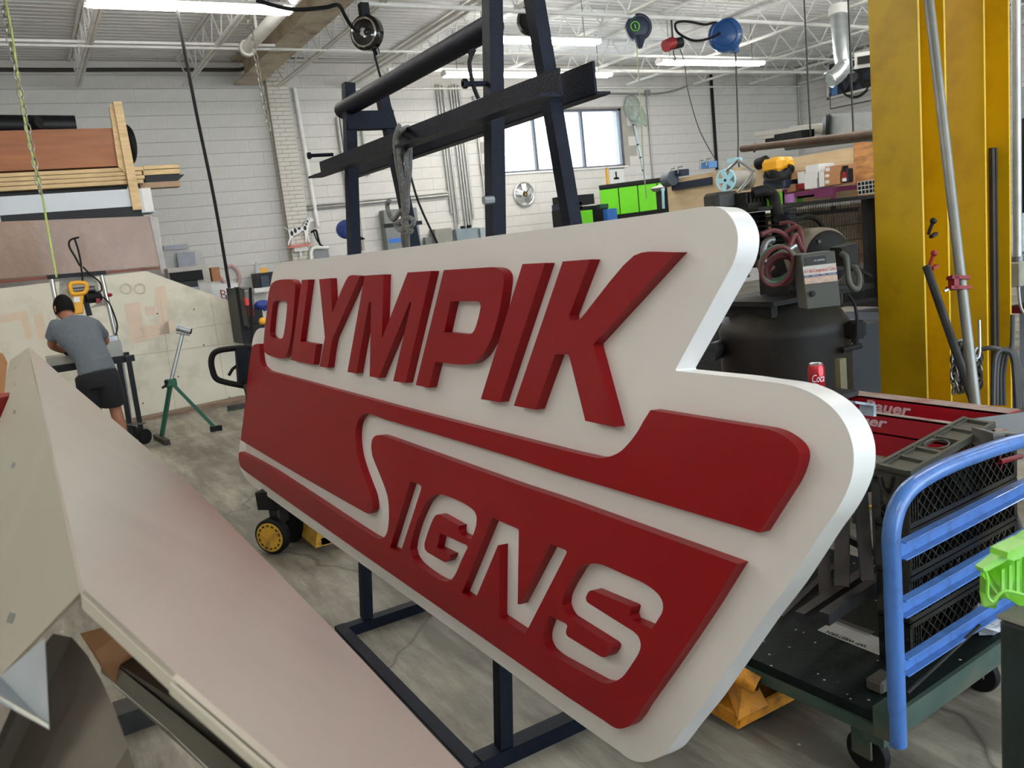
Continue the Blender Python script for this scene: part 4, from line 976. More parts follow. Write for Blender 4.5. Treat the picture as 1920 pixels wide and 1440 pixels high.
# ribbed crate lid on top
lidm = mat('dusty_crate_lid', srgb(78,78,68), .5, var=.15, scale=8)
t = thing('ribbed_tray_cover', ck((x0c+x1c)/2, yC+.1, ztop), 'dusty black ribbed lid with an oval hand hole on top of the crates', 'lid')
Lx = [gz(1708,892,ztop+.012), gz(1867,798,ztop+.012), gz(1806,787,ztop+.012), gz(1642,876,ztop+.012)]
def lq(s, t_, z=0): return Lx[0].lerp(Lx[1], s).lerp(Lx[3].lerp(Lx[2], s), t_)+Vector((0,0,z))
def lbar(s0, t0, s1, t1, z0, z1): return MB().prism([lq(s0,t0,z0), lq(s1,t0,z0), lq(s1,t1,z0), lq(s0,t1,z0)], (0,0,z1-z0))
part('lid_edge', lbar(0,0,1,.1,-.008,.012), lidm, t); part('lid_edge', lbar(0,.9,1,1,-.008,.012), lidm, t)
part('lid_edge', lbar(0,.1,.03,.9,-.008,.010), lidm, t); part('lid_edge', lbar(.97,.1,1,.9,-.008,.010), lidm, t)
for s0 in (.03, .2, .62, .8): part('lid_panel', lbar(s0,.1,s0+.15,.8,-.006,.002), lidm, t)
for s0 in (.18,.35,.58,.77): part('lid_rib', lbar(s0,.1,s0+.02,.9,-.006,.010), lidm, t); part('lid_rib', lbar(s0+.03,.1,s0+.038,.9,-.006,.008), lidm, t)
part('lid_strip', lbar(.03,.8,.97,.83,-.004,.010), lidm, t)
part('hand_hole_rim', MB().tube([lq(.47+.085*math.cos(a_), .5+.3*math.sin(a_), .008) for a_ in [2*PI*k/20 for k in range(20)]], .0025, 6, closed=True), lidm, t)
# dark steel stand on cart
t = thing('steel_stand', gz(1560, 1160, zD), 'dark welded steel stand lying on the cart deck behind the sign', 'stand')
D = 2.25
def gb_(u0, v0_, u1, v1_, d0, d1, w, h, nm): part(nm, MB().bar(gd(u0, v0_, d0), gd(u1, v1_, d1), w, h), darksteel, t)
gb_(1579,900,1579,1100,2.5,2.42,.04,.04,'upright'); gb_(1612,900,1626,1088,2.42,2.36,.036,.036,'upright'); gb_(1540,960,1548,1120,2.6,2.5,.036,.036,'upright')
gb_(1545,1160,1668,1076,2.28,2.5,.03,.035,'base_angle'); gb_(1500,1158,1640,1064,2.36,2.6,.03,.03,'base_angle'); gb_(1463,1163,1565,1066,2.42,2.7,.02,.03,'base_angle')
gb_(1590,1010,1668,1050,2.5,2.45,.02,.02,'brace'); gb_(1560,930,1650,905,2.55,2.5,.03,.03,'top_rail'); gb_(1650,880,1656,1060,2.4,2.35,.05,.012,'plate')
# bracket-shaped plate under the crate lid, left side
t2 = thing('crate_side_frame', gd(1665, 900, 2.15), 'black plastic frame leg beside the crates', 'crate frame')
part('side_panel', quad([(1643,878),(1708,893),(1706,1098),(1678,1088),(1675,938),(1654,916)], [2.25,2.1,2.1,2.2,2.22,2.24], FWD*.01), crm, t2)
part('leg', MB().tube([gd(1650,893,2.2), gd(1655,915,2.2), gd(1672,935,2.2), gd(1674,1060,2.2)], .007, 8), crm, t2)
# clear bag and rods on the cart edge
bagm = mat('cloudy_plastic_bag', srgb(196,198,204), .25, var=.15, scale=20, bump=1.0, bscale=25, alpha=.75)
bp_ = gz(1850, 1180, zD+.005); mbx = MB().ball(bp_+Vector((0,0,.03)), (.07,.05,.035), 12, 8)
for v in mbx.v: v += Vector((random.uniform(-.012,.012), random.uniform(-.012,.012), random.uniform(-.008,.012)))
mbx.sm = False
solo('plastic_bag', mbx, bagm, 'crumpled clear plastic bag at the right edge of the cart deck', 'bag')
solo('thin_rod', MB().cyl(gz(1702,1298,zD+.008), gd(1838,1172,2.2), .005, 8), darksteel, 'thin dark rod lying along the foot of the crates', 'rod')

# ---------------------------------------------------------------- pallet jack fork under the cart
org = mat('orange_jack_paint', srgb(206,134,24), .45, var=.1, scale=4, dirt=srgb(60,36,20), dirt_amt=.7, dirt_scale=16)
f0 = gz(1384, 1368, .035); 
PJ = thing('pallet_jack_fork', (f0.x, f0.y, 0), 'orange pallet jack fork tip sticking out under the cart', 'pallet jack')
part('fork_arm', MB().box(f0.x, f0.x+.95, f0.y, f0.y+.15, .03, .085), org, PJ, bevel=.006)
part('tip_plate', MB().prism([gz(1384,1350,.09), gz(1440,1322,.09), gd(1398,1238,2.55), gd(1352,1262,2.62)], (.02,.03,-.02)), org, PJ)
hc = gd(1392, 1286, 2.42)
part('hub_tube', MB().cyl(hc+Vector((.0,.06,.03)), hc+Vector((.04,-.02,-.005)), .028, 16), org, PJ)
part('axle_hole', MB().cyl(hc+Vector((.039,-.018,-.004)), hc+Vector((.042,-.024,-.006)), .016, 14), blackrub, PJ)
part('side_lip', MB().prism([gz(1384,1368,.03), gz(1336,1330,.03), gz(1340,1322,.06), gz(1388,1356,.06)], (.02,.01,0)), org, PJ)
part('roller', MB().cyl((f0.x+.15, f0.y+.02, .035), (f0.x+.15, f0.y+.13, .035), .034, 14), blackrub, PJ)

# ---------------------------------------------------------------- green bin and dark post, right edge
grn = mat('lime_green_plastic', srgb(120,206,30), .35, var=.05, dirt=srgb(190,210,170), dirt_amt=.3, dirt_scale=9)
dgp = mat('dark_green_post_paint', srgb(26,40,40), .5, var=.2, scale=8, bump=.2)
pz = gd(1871, 1160, 1.12)
t = thing('machine_post', (pz.x, pz.y, 0), 'dark green steel post at the right edge under the lime bin', 'post')
part('post_body', MB().box(pz.x, pz.x+.2, pz.y-.2, pz.y, 0, pz.z), dgp, t, bevel=.006)
part('cap', MB().box(pz.x-.003, pz.x+.203, pz.y-.203, pz.y+.003, pz.z, pz.z+.006), mat('dusty_cap', srgb(110,108,96), .7, var=.2, scale=30), t, bevel=.003)
zt_ = gd(1860, 1050, 1.15)
t = thing('green_bin', zt_, 'lime green plastic bin lying at the right edge above the dark post', 'bin')
Dg = 1.12
# front wall with lower skirt
pts = [(1842,1080),(1846,1062),(1935,1000),(1935,1150),(1908,1134),(1890,1122),(1876,1122),(1870,1132),(1868,1142),(1845,1138),(1841,1110)]
part('side_wall', quad(pts, [Dg+.004*i for i in range(len(pts))], FWD*.006), grn, t)
part('rim', quad([(1843,1066),(1862,1052),(1935,998),(1935,1014),(1880,1056),(1846,1074)], Dg-.004, FWD*.02), grn, t)
for i in range(4): part('rib', quad([(1878+i*14,1068-i*8),(1884+i*14,1066-i*8),(1884+i*14,1112),(1878+i*14,1112)], Dg-.006, FWD*.004), grn, t)
part('top_block', quad([(1888,1048),(1902,1052),(1935,1036),(1935,1014),(1890,1036)], Dg-.02, FWD*.04), grn, t)
part('corner_loop', MB().tube(smooth_path([gd(1848,1072,Dg-.006), gd(1852,1090,Dg-.006), gd(1852,1118,Dg-.006), gd(1862,1128,Dg-.006), gd(1872,1116,Dg-.006), gd(1888,1108,Dg-.006), gd(1930,1118,Dg-.006)], 4), .0022, 6), grn, t)
part('bin_floor', quad([(1850,1062),(1935,1004),(1960,1040),(1900,1075)], [Dg+.02,Dg+.02,Dg+.3,Dg+.3], Vector((0,0,-.004))), grn, t)
# dark blocks / bench behind the crates, right edge
solo('work_bench', MB().box(3.0, 3.7, .9, 1.5, .70, .74).box(3.02, 3.08, .92, .98, 0, .70).box(3.6, 3.66, .92, .98, 0, .70).box(3.02, 3.08, 1.42, 1.48, 0, .70), darksteel, 'dark steel bench behind the lattice crates at the right edge', 'bench')
t = thing('clamp_vise', gd(1880, 815, 2.5), 'scuffed grey channel clamp above the blue cart handle', 'clamp')
part('channel_block', quad([(1862,812),(1885,815),(1885,850),(1864,845)], 2.35, Vector((.03,.08,0))).prism([gd(1862,811,2.35), gd(1905,813,2.4), gd(1898,808,2.45), gd(1868,806,2.4)], (0,0,-.006)), mat('worn_grey_steel', srgb(120,118,112), .5, metal=.6, var=.3, scale=20), t)
part('red_arm', MB().cyl(gd(1875,866,2.45), gd(1915,855,2.5), .008, 8), redm, t)
solo('grey_sheet_stand', MB().prism([gd(1815,786,2.75), gd(1925,772,2.75), gd(1925,830,2.75), gd(1868,812,2.75)], (0,.004,0)), mat('dull_sheet', srgb(92,90,86), .45, metal=.6), 'dull grey sheet behind the crate lid at the right edge', 'sheet')
# ================================================================ BACK RIGHT: benches, boxes, wall items
def many(lst):
    for nm, mb_, m_, lab, cat, grp in lst: solo(nm, mb_, m_, lab, cat, grp)
ply = mat('pale_plywood', srgb(222,198,158), .65, var=.1, scale=1.4, stretch=(1,1.2,6), dirt=srgb(196,160,112), dirt_amt=.5, dirt_scale=1.6)
osb = mat('orange_knotty_wood', srgb(208,150,92), .65, var=.2, scale=3, stretch=(1,2,7), dirt=srgb(130,84,44), dirt_amt=.6, dirt_scale=2.5)
XB = 8.0
pa = gx(1250, 338, XB); pb_ = gx(1600, 264, XB); zt = pa.z
solo('plywood_backboard', MB().box(XB, XB+.02, pb_.y, pa.y, .9, zt), ply, 'pale swirly plywood back panel behind the boxes and yellow vacuum', 'panel')
solo('knotty_backboard', MB().box(XB-.02, XB+.02, pb_.y-1.6, pb_.y-.02, .9, zt+.05), osb, 'orange knotty board panel left of the yellow column', 'panel')
t = thing('long_workbench', (XB-.5, 8, 0), 'long cluttered workbench along the plywood panel', 'bench')
zb_ = gx(1400, 410, XB-.6).z
part('bench_top', MB().box(XB-.7, XB-.03, 4.6, 9.1, zb_-.04, zb_), blackplas, t)
for y in (4.7, 6.8, 9.0): part('leg', MB().box(XB-.68, XB-.62, y-.04, y+.04, 0, zb_-.04), darksteel, t)
purple = mat('purple_shelf_paint', srgb(98,34,74), .45, var=.08); lilac = mat('lilac_plastic', srgb(150,96,150), .45)
XS = XB-.35
sh = thing('purple_shelf', gx(1490, 395, XS), 'dark purple shelf unit carrying cartons beneath the plywood panel', 'shelf')
a = gx(1490, 360, XS)
zs_ = gx(1475,362,XS-.1).z; part('shelf_board', MB().box(XS-.1, XS+.3, gx(1560,350,XS-.1).y, gx(1475,362,XS-.1).y, zs_-.05, zs_), purple, sh); part('shelf_side', bX(1527,356,1560,368,XS-.11,.02), purple, sh)
part('shelf_door', bX(1526,352,1562,370,XS-.12,.02), purple, sh)
part('shelf_back', bX(1472,362,1527,372,XS+.1,.02), blackplas, sh)
for u0 in (1470, 1560): 
    q_ = gx(u0, 372, XS-.1); part('shelf_leg', MB().box(XS-.1, XS-.06, q_.y-.02, q_.y+.02, min(zb_,q_.z), q_.z+.1), purple, sh)
CB = [(1471,322,1494,337,cardb,'brown carton directly right of the yellow vacuum, upper one'),(1470,336,1480,346,whitecard,'tiny white carton under the upper brown carton'),(1471,346,1490,360,cardb,'brown carton with white end at the left end of the row'),
 (1495,322,1508,344,whitecard,'cream tall carton second from the left'),(1495,344,1508,355,redm,'red topped little box under the cream carton'),(1510,309,1536,324,whitecard,'white carton topmost of the middle pile'),
 (1508,324,1533,336,whitecard,'white carton in the middle of the middle pile'),(1508,336,1532,354,whitecard,'open white carton at the bottom of the middle pile'),(1535,322,1546,350,whitecard,'plain pale carton standing between the two tall piles'),
 (1547,311,1576,324,cardb,'brown carton topmost of the right pile'),(1546,324,1575,335,cardb,'brown carton with white label in the right pile'),(1546,335,1575,347,cardb,'brown carton lowest of the right pile')]
for (u0,v0,u1,v1,m_,lab) in CB:
    t = thing('carton', gx(u0, v1, XS-.05), lab, 'carton', 'cartons on the purple shelf')
    part('carton_body', bX(u0,v0,u1,v1,XS-.05,.25), m_, t)
    uc = u0+(u1-u0)*.3
    if m_ is cardb: part('label', bX(u0+1,v0+3,uc,v1-3,XS-.052,.001), whitecard, t)
t = thing('oil_jug', gx(1580, 345, XS), 'black motor oil jug with red and white label at the right end of the cartons', 'jug')
part('jug_body', bX(1577,316,1590,343,XS-.05,.1), blackplas, t, bevel=.012); part('neck', bX(1580,311,1585,317,XS-.03,.05), blackplas, t)
part('jug_label', bX(1578,322,1587,340,XS-.055,.004), redm, t); part('label_white', bX(1579,334,1587,340,XS-.057,.002), whitecard, t)
# yellow shop vacuum
yv = mat('yellow_vac_plastic', srgb(232,168,34), .4, var=.05)
XV = XB-.45; vc = gx(1460, 318, XV)
t = thing('shop_vacuum', (XV, vc.y, vc.z-.25), 'yellow topped shop vacuum with black hose standing on the bench', 'vacuum')
k_ = (gx(1440,320,XV).y-gx(1480,320,XV).y)/2
part('motor_head', MB().obox(gx(1459,310,XV), (1,0,0), (0,1,0), (0,0,1), .28, k_*1.85, .16), yv, t, bevel=.04)
part('handle', MB().tube(smooth_path([gx(1446,304,XV), gx(1450,299,XV), gx(1462,298,XV), gx(1474,299,XV), gx(1476,306,XV)], 4), .028, 10), yv, t)
part('drum', MB().lathe([(k_*.9,0),(k_*.95,.1),(k_*.8,.14)], (XV, vc.y, vc.z-.12), n=24), blackplas, t)
part('hose', MB().tube(smooth_path([gx(1437,322,XV-.1), gx(1434,332,XV-.15), gx(1440,338,XV-.2), gx(1455,338,XV-.22), gx(1470,334,XV-.2), gx(1484,322,XV-.1), gx(1486,314,XV-.1), gx(1480,311,XV)], 4), .022, 8), blackrub, t)
cs = mat('navy_case_plastic', srgb(36,46,66), .45)
solo('tool_case', bX(1428,334,1471,355,XV-.05,.35), cs, 'navy tool case under the yellow vacuum', 'case', bevel=.02)
solo('green_tote', bX(1450,359,1473,384,XV,.3), grn, 'green tote under the navy case', 'tote', bevel=.01)
solo('green_tote', bX(1413,371,1424,404,XV-.1,.3), grn, 'narrow green tote seen behind the compressor pipe', 'tote', bevel=.01)
solo('lilac_canister', MB().cyl(gx(1481,364,XV), gx(1482,380,XV), .06, 16), lilac, 'lilac canister left of the dark shelf opening', 'canister')
# wire spool on stand
spool = mat('pale_cyan_plastic', srgb(176,224,236), .4, var=.03); wire = mat('grey_wire_winding', srgb(176,172,164), .6, var=.1)
XC = XB-.75; sc_ = gx(1361, 338, XC); rr = abs(gx(1361,316,XC).z-gx(1361,360,XC).z)/2
sd = Vector((-.97,-.24,0)).normalized()
t = thing('cable_spool', (sc_.x, sc_.y, sc_.z-rr), 'big pale blue cable spool on the bench in front of the plywood', 'spool')
m = MB().torus(sc_, sd, rr*.92, rr*.09, 32, 8); 
part('flange_rim', m, spool, t)
part('flange_hub', MB().cyl(sc_-sd*.01, sc_+sd*.015, rr*.32, 18), spool, t)
part('hub_hole', MB().cyl(sc_+sd*.015, sc_+sd*.02, rr*.12, 12), blackrub, t)
up = Vector((0,0,1)); sv = sd.cross(up)
for k in range(5):
    th = 2*PI*k/5+.3; d_ = up*math.cos(th)+sv*math.sin(th)
    part('spoke', MB().bar(sc_+d_*rr*.25, sc_+d_*rr*.92, rr*.42, .02, sd), spool, t)
part('wire_winding', MB().cyl(sc_-sd*.05, sc_-sd*.42, rr*.8, 28), wire, t)
part('rear_flange', MB().cyl(sc_-sd*.42, sc_-sd*.45, rr, 28), wire, t)
XT = XC-.1
part('spool_stand', MB().tube([gx(1362,320,XT), gx(1384,300,XT), gx(1413,320,XT), gx(1403,338,XT), gx(1386,358,XT)], .018, 8), galv, t)
solo('cyan_tray', bX(1363,297,1381,306,XC+.4,.1), spool, 'small pale blue tray on top of the spool', 'tray')
# green wall cabinets
gcab = mat('green_cabinet_door', srgb(104,206,24), .35, var=.03)
zc1 = gy(1123.5, 351, 13).z; cA = gy(1123.5, 351, 13); cB_ = gz(1246, 335.4, zc1); cH = cA.z-gy(1124, 388, 13).z
cd = (cB_-cA); cl = cd.length; cd.normalize(); cn = Vector((cd.y, -cd.x, 0))
if cn.dot(-cA) < 0: cn = -cn
t = thing('green_cabinet', (cA+cB_)/2-Vector((0,0,cH)), 'bright green wall cabinet with black top edge below the window', 'cabinet')
H_ = cA.z-gy(1124,410,13).z
part('cabinet_body', MB().prism([cA, cB_, cB_-cn*.4, cA-cn*.4], (0,0,-cA.z)), blackplas, t)
part('top_edge', MB().prism([cA+cn*.03+Vector((0,0,.03)), cB_+cn*.03+Vector((0,0,.03)), cB_-cn*.4+Vector((0,0,.03)), cA-cn*.4+Vector((0,0,.03))], (0,0,-.07)), blackplas, t)
for k in range(4):
    p = cA+cd*(cl*(k/3.4)+.01); q = cA+cd*min(cl, cl*((k+1)/3.4)-.01)
    if (q-p).dot(cd) > .05: part('door', MB().prism([p+cn*.002-Vector((0,0,.06)), q+cn*.002-Vector((0,0,.06)), q+cn*.002-Vector((0,0,H_-.04)), p+cn*.002-Vector((0,0,H_-.04))], cn*.02), gcab, t)
part('bottom_edge', MB().prism([cA+cn*.03-Vector((0,0,H_-.03)), cB_+cn*.03-Vector((0,0,H_-.03)), cB_-cn*.3-Vector((0,0,H_-.03)), cA-cn*.3-Vector((0,0,H_-.03))], (0,0,-.07)), blackplas, t)
# black cases and small stuff left of the cabinets
YB = 12.2
zK = gy(1100, 424, YB).z
def g12(u0,v0,u1,v1,d=.3,y=YB):
    m = bY(u0,v0,u1,v1,y,d)
    if v1 >= 393:
        for k in (0,1,2,3): m.v[k].z = zK
    return m
solo('black_counter', MB().box(gy(1040,424,YB).x, gy(1165,424,YB).x, YB-.45, YB+.4, 0, zK), blackplas, 'black counter under the cases left of the green cabinet', 'counter')
many([('tool_bag', g12(1053,368,1115,382), blackplas, 'black padded tool bag on top of the black cases', 'bag', None),
 ('hard_case', g12(1052,382,1092,392.5), cs, 'dark hard case below the tool bag', 'case', None),
 ('hard_case', g12(1052,393,1082,420), blackplas, 'bigger black hard case at the bottom left of the cabinet', 'case', None),
 ('storage_box', g12(1082,388,1142,412), blackplas, 'black storage box behind the small green square', 'box', None),
 ('green_square_box', g12(1080,396,1113,422,.2,YB-.3), gcab, 'small bright green square box just above the sign edge', 'box', None),
 ('blue_yellow_pack', g12(1138,392,1158,411,.12,YB-.3), mat('blue_pack_print', srgb(46,108,190), .5), 'blue pack with yellow border left of the green cabinet', 'box', None),
 ('green_hat', g12(1125,383,1141,389,.1,YB-.2), mat('dark_green_cap', srgb(22,70,52), .5), 'small dark green cap lying on the black storage box', 'cap', None)])
t = thing('wall_poster', gy(1140, 345, WY-.02), 'white instruction poster with a yellow edge pinned under the window', 'poster')
part('poster_sheet', bY(1142,316,1172,345,WY-.015,.005), whitecard, t); part('header_band', bY(1142,312,1171,316,WY-.018,.008), wm, t)
part('yellow_binder', bY(1136,314,1142,346,WY-.03,.02), yv, t)
part('poster_drawing', MB().box(gy(1153,330,WY).x, gy(1156,330,WY).x, WY-.017, WY-.016, gy(1153,335,WY).z, gy(1153,322,WY).z).box(gy(1150,335,WY).x, gy(1160,335,WY).x, WY-.017, WY-.016, gy(1150,337,WY).z, gy(1150,333,WY).z), blackplas, t)
# landing net
t = thing('landing_net', gy(1210, 330, WY-.2), 'landing net with long pale blue telescopic pole hanging on the back wall', 'net')
loopc = gy(1186, 203, WY-.05); rz_ = abs(gy(1186,178,WY).z-gy(1186,228,WY).z)/2; rx_ = (gy(1201,200,WY).x-gy(1171,200,WY).x)/2
netm = mat('pale_green_net', srgb(176,196,178), .7, alpha=.32, var=.1); hoop = mat('hoop_metal', srgb(150,150,140), .4, metal=.6)
ring = [loopc+Vector((rx_*math.sin(a_)*(1-.25*max(0,-math.cos(a_))), 0, rz_*math.cos(a_))) for a_ in [2*PI*k/24 for k in range(24)]]
part('hoop', MB().tube(ring, .008, 6, closed=True), hoop, t)
nm_ = MB(); bcent = loopc+Vector((.02,.05,-.18)); 
rows = 7
for r_ in range(rows+1):
    f_ = r_/rows
    nm_.v += [p.lerp(bcent+Vector((0,-.25,-.1)), f_*.9)+Vector((0,-.18*math.sin(f_*PI*.6), -.16*f_)) for p in ring]
for r_ in range(rows):
    nm_.f += [(r_*24+k, r_*24+(k+1)%24, (r_+1)*24+(k+1)%24, (r_+1)*24+k) for k in range(24)]
o = part('net_bag', nm_, netm, t)
w_ = MB()
for r_ in range(0, rows): w_.tube(nm_.v[r_*24:(r_+1)*24], .0022, 4, closed=True)
for k in range(0, 24, 2): w_.tube([nm_.v[r_*24+k] for r_ in range(rows+1)], .0022, 4)
part('net_mesh', w_, mat('net_twine', srgb(120,150,120), .7), t, kind='stuff')
pts_ = [(1188,228),(1196,265),(1201,289),(1206,313),(1214,345)]
for i in range(4):
    part('pole_section', MB().cyl(gy(*pts_[i], WY-.03), gy(*pts_[i+1], WY-.03), .022, 10), mat('pale_blue_pole', srgb(206,228,236), .35), t)
    part('joint_ring', MB().cyl(gy(pts_[i][0], pts_[i][1]+5, WY-.03), gy(pts_[i][0]+.3, pts_[i][1]+7, WY-.03), .028, 10), blackrub, t)
# rim wall clock
cc = gy(983, 364, WY-.05); cr = abs(gy(983,341,WY).z-gy(983,388,WY).z)/2
t = thing('wheel_wall_clock', cc-Vector((0,0,cr)), 'silver five spoke wheel rim hung as a clock under the window', 'wall clock')
rimm = mat('bright_rim_silver', srgb(214,216,216), .25, metal=.8)
part('rim', MB().torus(cc, (0,1,0), cr*.92, cr*.08, 32, 8).torus(cc+Vector((0,.02,0)), (0,1,0), cr*.8, cr*.05, 32, 6), rimm, t)
for k in range(5):
    th = 2*PI*k/5+PI/2
    for s_ in (-.16, .16): part('spoke', MB().bar(cc+Vector((math.cos(th+s_*2.2)*cr*.2,-.02,math.sin(th+s_*2.2)*cr*.2)), cc+Vector((math.cos(th+s_)*cr*.9,0,math.sin(th+s_)*cr*.9)), .05, .022, (0,1,0)), rimm, t)
part('hub', MB().cyl(cc+Vector((0,.02,0)), cc+Vector((0,-.04,0)), cr*.2, 16), blackplas, t)
part('gold_shield', MB().prism([cc+Vector((x*cr,-.045,z*cr)) for x, z in ((-.1,.13),(.1,.13),(.09,-.05),(0,-.16),(-.09,-.05))], (0,-.004,0)), mat('gold_badge', srgb(196,160,60), .35, metal=.7), t)
part('clock_hand', MB().bar(cc+Vector((0,-.05,0)), cc+Vector((cr*.4,-.05,cr*.38)), .012, .004, (0,1,0)).bar(cc+Vector((0,-.05,0)), cc+Vector((-cr*.1,-.05,cr*.3)), .012, .004, (0,1,0)), blackplas, t)
# cluttered black table with laptop stand, box, monitors
YT = 9.6
many([('dark_side_table', bY(1236,392,1330,398,YT,.7), blackplas, 'black tabletop in front of the green cabinet, crowded with tools', 'table', None),
 ('brown_box', bY(1263,361,1280,391,YT+.05,.2), mat('red_brown_box', srgb(150,98,62), .7), 'small brown box on the crowded black table', 'box', None),
 ('white_carton', bY(1283,358,1320,374,YT+.05,.3).add([],[]).box(gy(1283,374,YT+.06).x, gy(1320,374,YT+.06).x, YT+.06, YT+.3, gy(1283,391.5,YT+.06).z, gy(1300,374,YT+.06).z), whitecard, 'long white carton on the crowded black table', 'carton', None),
 ('grey_angle_shelf', MB().prism([gy(1243,351,YT), gy(1262,343,YT), gy(1276,348,YT+.1), gy(1250,357,YT+.1)], (0,.3,.01)), whitecard, 'slanting pale sheet propped above the black table', 'sheet', None),
 ('pale_green_board', bY(1281,381,1312,393,YT-.02,.02), mat('pale_green_board_m', srgb(140,232,176), .5), 'pale green strip of board hanging at the table edge', 'board', None),
 ('black_panel_board', bX(1258,338,1335,352,XB-.03,.02), cs, 'dark board fixed on the plywood beside the spool', 'board', None),
 ('bolt_bins', bY(1296,354,1330,391,YT+.1,.1), mat('beige_bins', srgb(150,140,120), .7), 'row of beige parts bins behind the white carton', 'bins', None),
 ('drill_press', bY(1246,357,1262,391.5,YT+.05,.2), darksteel, 'dark tool holder packed with drivers on the black table', 'tool holder', None)])
for i, (u, v) in enumerate(((1243,365),(1250,362),(1256,366),(1262,360))):
    solo('hand_tool', MB().cyl(gy(u, v-8, YT+.02), gy(u+1, 391, YT+.02), .02, 8).ball(gy(u, v-9, YT+.03), .03, 8, 5), [spool, blackplas, galv, blackplas][i], '%s handled tool, %s from the left in the holder on the black table' % (['cyan','black','silver','black'][i], ORD[i]), 'tool')
for i in range(2):
    a = gy(1240+i*86, 398, YT+.05); solo('table_leg_post', MB().box(a.x, a.x+.05, a.y, a.y+.05, 0, a.z), darksteel, 'black post under the %s end of the crowded table' % ('left' if i == 0 else 'right'), 'post')
# clamps and small blue machines on top of the panel
blm = mat('blue_machine_paint', srgb(96,146,200), .4)
for u, v, lab, w_ in ((1268,325,'small dark machine with crank handles on the panel top',9),(1321,310,'small blue machine on the panel top near the wall pipe',8)):
    c = gx(u, v, XB)
    t = thing('small_machine', c, lab, 'machine')
    part('body', bX(u-w_,v-6,u+w_,v+6,XB-.05,.15), blm if u > 1300 else cs, t)
    part('crank', MB().tube([gx(u-w_,v+8,XB-.08), gx(u-w_,v-8,XB-.08), gx(u-2,v-10,XB-.08)], .01, 6).tube([gx(u+3,v,XB-.08), gx(u+4,v-12,XB-.08), gx(u+12,v-13,XB-.08)], .01, 6), galv, t)
c = gx(1428, 306, XB-.2); solo('black_roll', MB().cyl(gx(1421,308,XB-.071), gx(1437,302,XB-.071), .07, 16), blackrub, 'short black roll on the upper edge of the plywood', 'roll')
c = gx(1250, 336, XB); solo('grey_roll', MB().cyl(gx(1248,338,XB-.1), gx(1262,334,XB-.1), .1, 16), mat('grey_roll_m', srgb(90,100,112), .5), 'grey roll at the left end of the plywood panel', 'roll')
# bundle of square tubes
t = thing('square_tube_bundle', gx(1625, 355, XB-.9), 'stack of white ended square black tubes left of the yellow column', 'tube bundle')
XQ = XB-1.0
for r_ in range(3):
    for k in range(6-r_//2):
        u = 1611+k*7+r_*.6; v = 345+r_*8-k*1.0
        p = gx(u, v, XQ); s_ = .042
        part('square_tube', MB().box(XQ, XQ+.6, p.y-s_/2, p.y+s_/2, p.z-s_/2, p.z+s_/2), whitecard, t)
        part('tube_bore', MB().box(XQ-.002, XQ+.02, p.y-s_/2+.006, p.y+s_/2-.006, p.z-s_/2+.006, p.z+s_/2-.006), blackrub, t)
solo('white_ledge', bX(1610,367,1662,371,XQ,.6), whitesteel, 'white shelf edge below the square tubes', 'shelf')
solo('knotty_lower_board', bX(1610,372,1662,400,XQ+.2,.05), osb, 'orange knotty board below the white shelf edge', 'board')
solo('rack_support', MB().box(XQ, XQ+.05, gx(1640,400,XQ).y, gx(1640,400,XQ).y+.05, 0, gx(1640,366,XQ).z).box(XQ, XQ+.6, 4.2, 6.9, gx(1640,371,XQ).z-.03, gx(1640,371,XQ).z), whitesteel, 'white support under the square tubes', 'support')
# overhead pipe rack
t = thing('pipe_storage_rack', gd(1500, 270, 8), 'overhead rack of rusty pipes and pale channels left of the yellow column', 'rack')
rust = mat('rusty_pipe', srgb(112,92,76), .6, metal=.4, var=.25, scale=7, dirt=srgb(70,50,40), dirt_amt=.6)
part('long_pipe', MB().cyl(gd(1392,279,6.2), gd(1680,246,4.6), .025, 16), rust, t)
part('pipe_bore', MB().cyl(gd(1391,279.1,6.19), gd(1394,279,6.18), .019, 14), blackrub, t)
part('pipe_clip', MB().torus(gd(1415,277,6.08), RIGHT, .03, .006, 14, 6), rust, t)
part('second_pipe', MB().cyl(gd(1475,277,5.9), gd(1680,252,4.75), .02, 12), greymetal, t)
for (a_, b__, w, h, m_, nm) in (((1418,251),(1560,236),.05,.03,whitesteel,'pale_channel'),((1424,256),(1556,244),.06,.04,whitesteel,'pale_channel'),((1485,242),(1560,234),.06,.04,whitesteel,'pale_channel'),((1446,262),(1515,251),.1,.06,blackplas,'black_tube'),((1510,258),(1560,250),.08,.07,whitesteel,'pale_block')):
    part(nm, MB().bar(gd(*a_, 6.4), gd(*b__, 5.9), w, h), m_, t)
part('clear_bin', quad([(1556,214),(1668,207),(1668,255),(1553,257)], [5.8,5.0,5.0,5.8], Vector((.3,.3,0))), mat('milky_plastic', srgb(196,204,206), .35, alpha=.85), t)
part('black_bin_edge', quad([(1549,216),(1557,214),(1555,256),(1547,258)], 5.75, Vector((.2,.2,0))), blackplas, t)
for q_ in (gd(1520, 262, 5.6), gd(1600,252,5.1)): part('rack_hanger', MB().cyl(q_, (q_.x, q_.y, DZ-.03), .006, 6), darksteel, t)
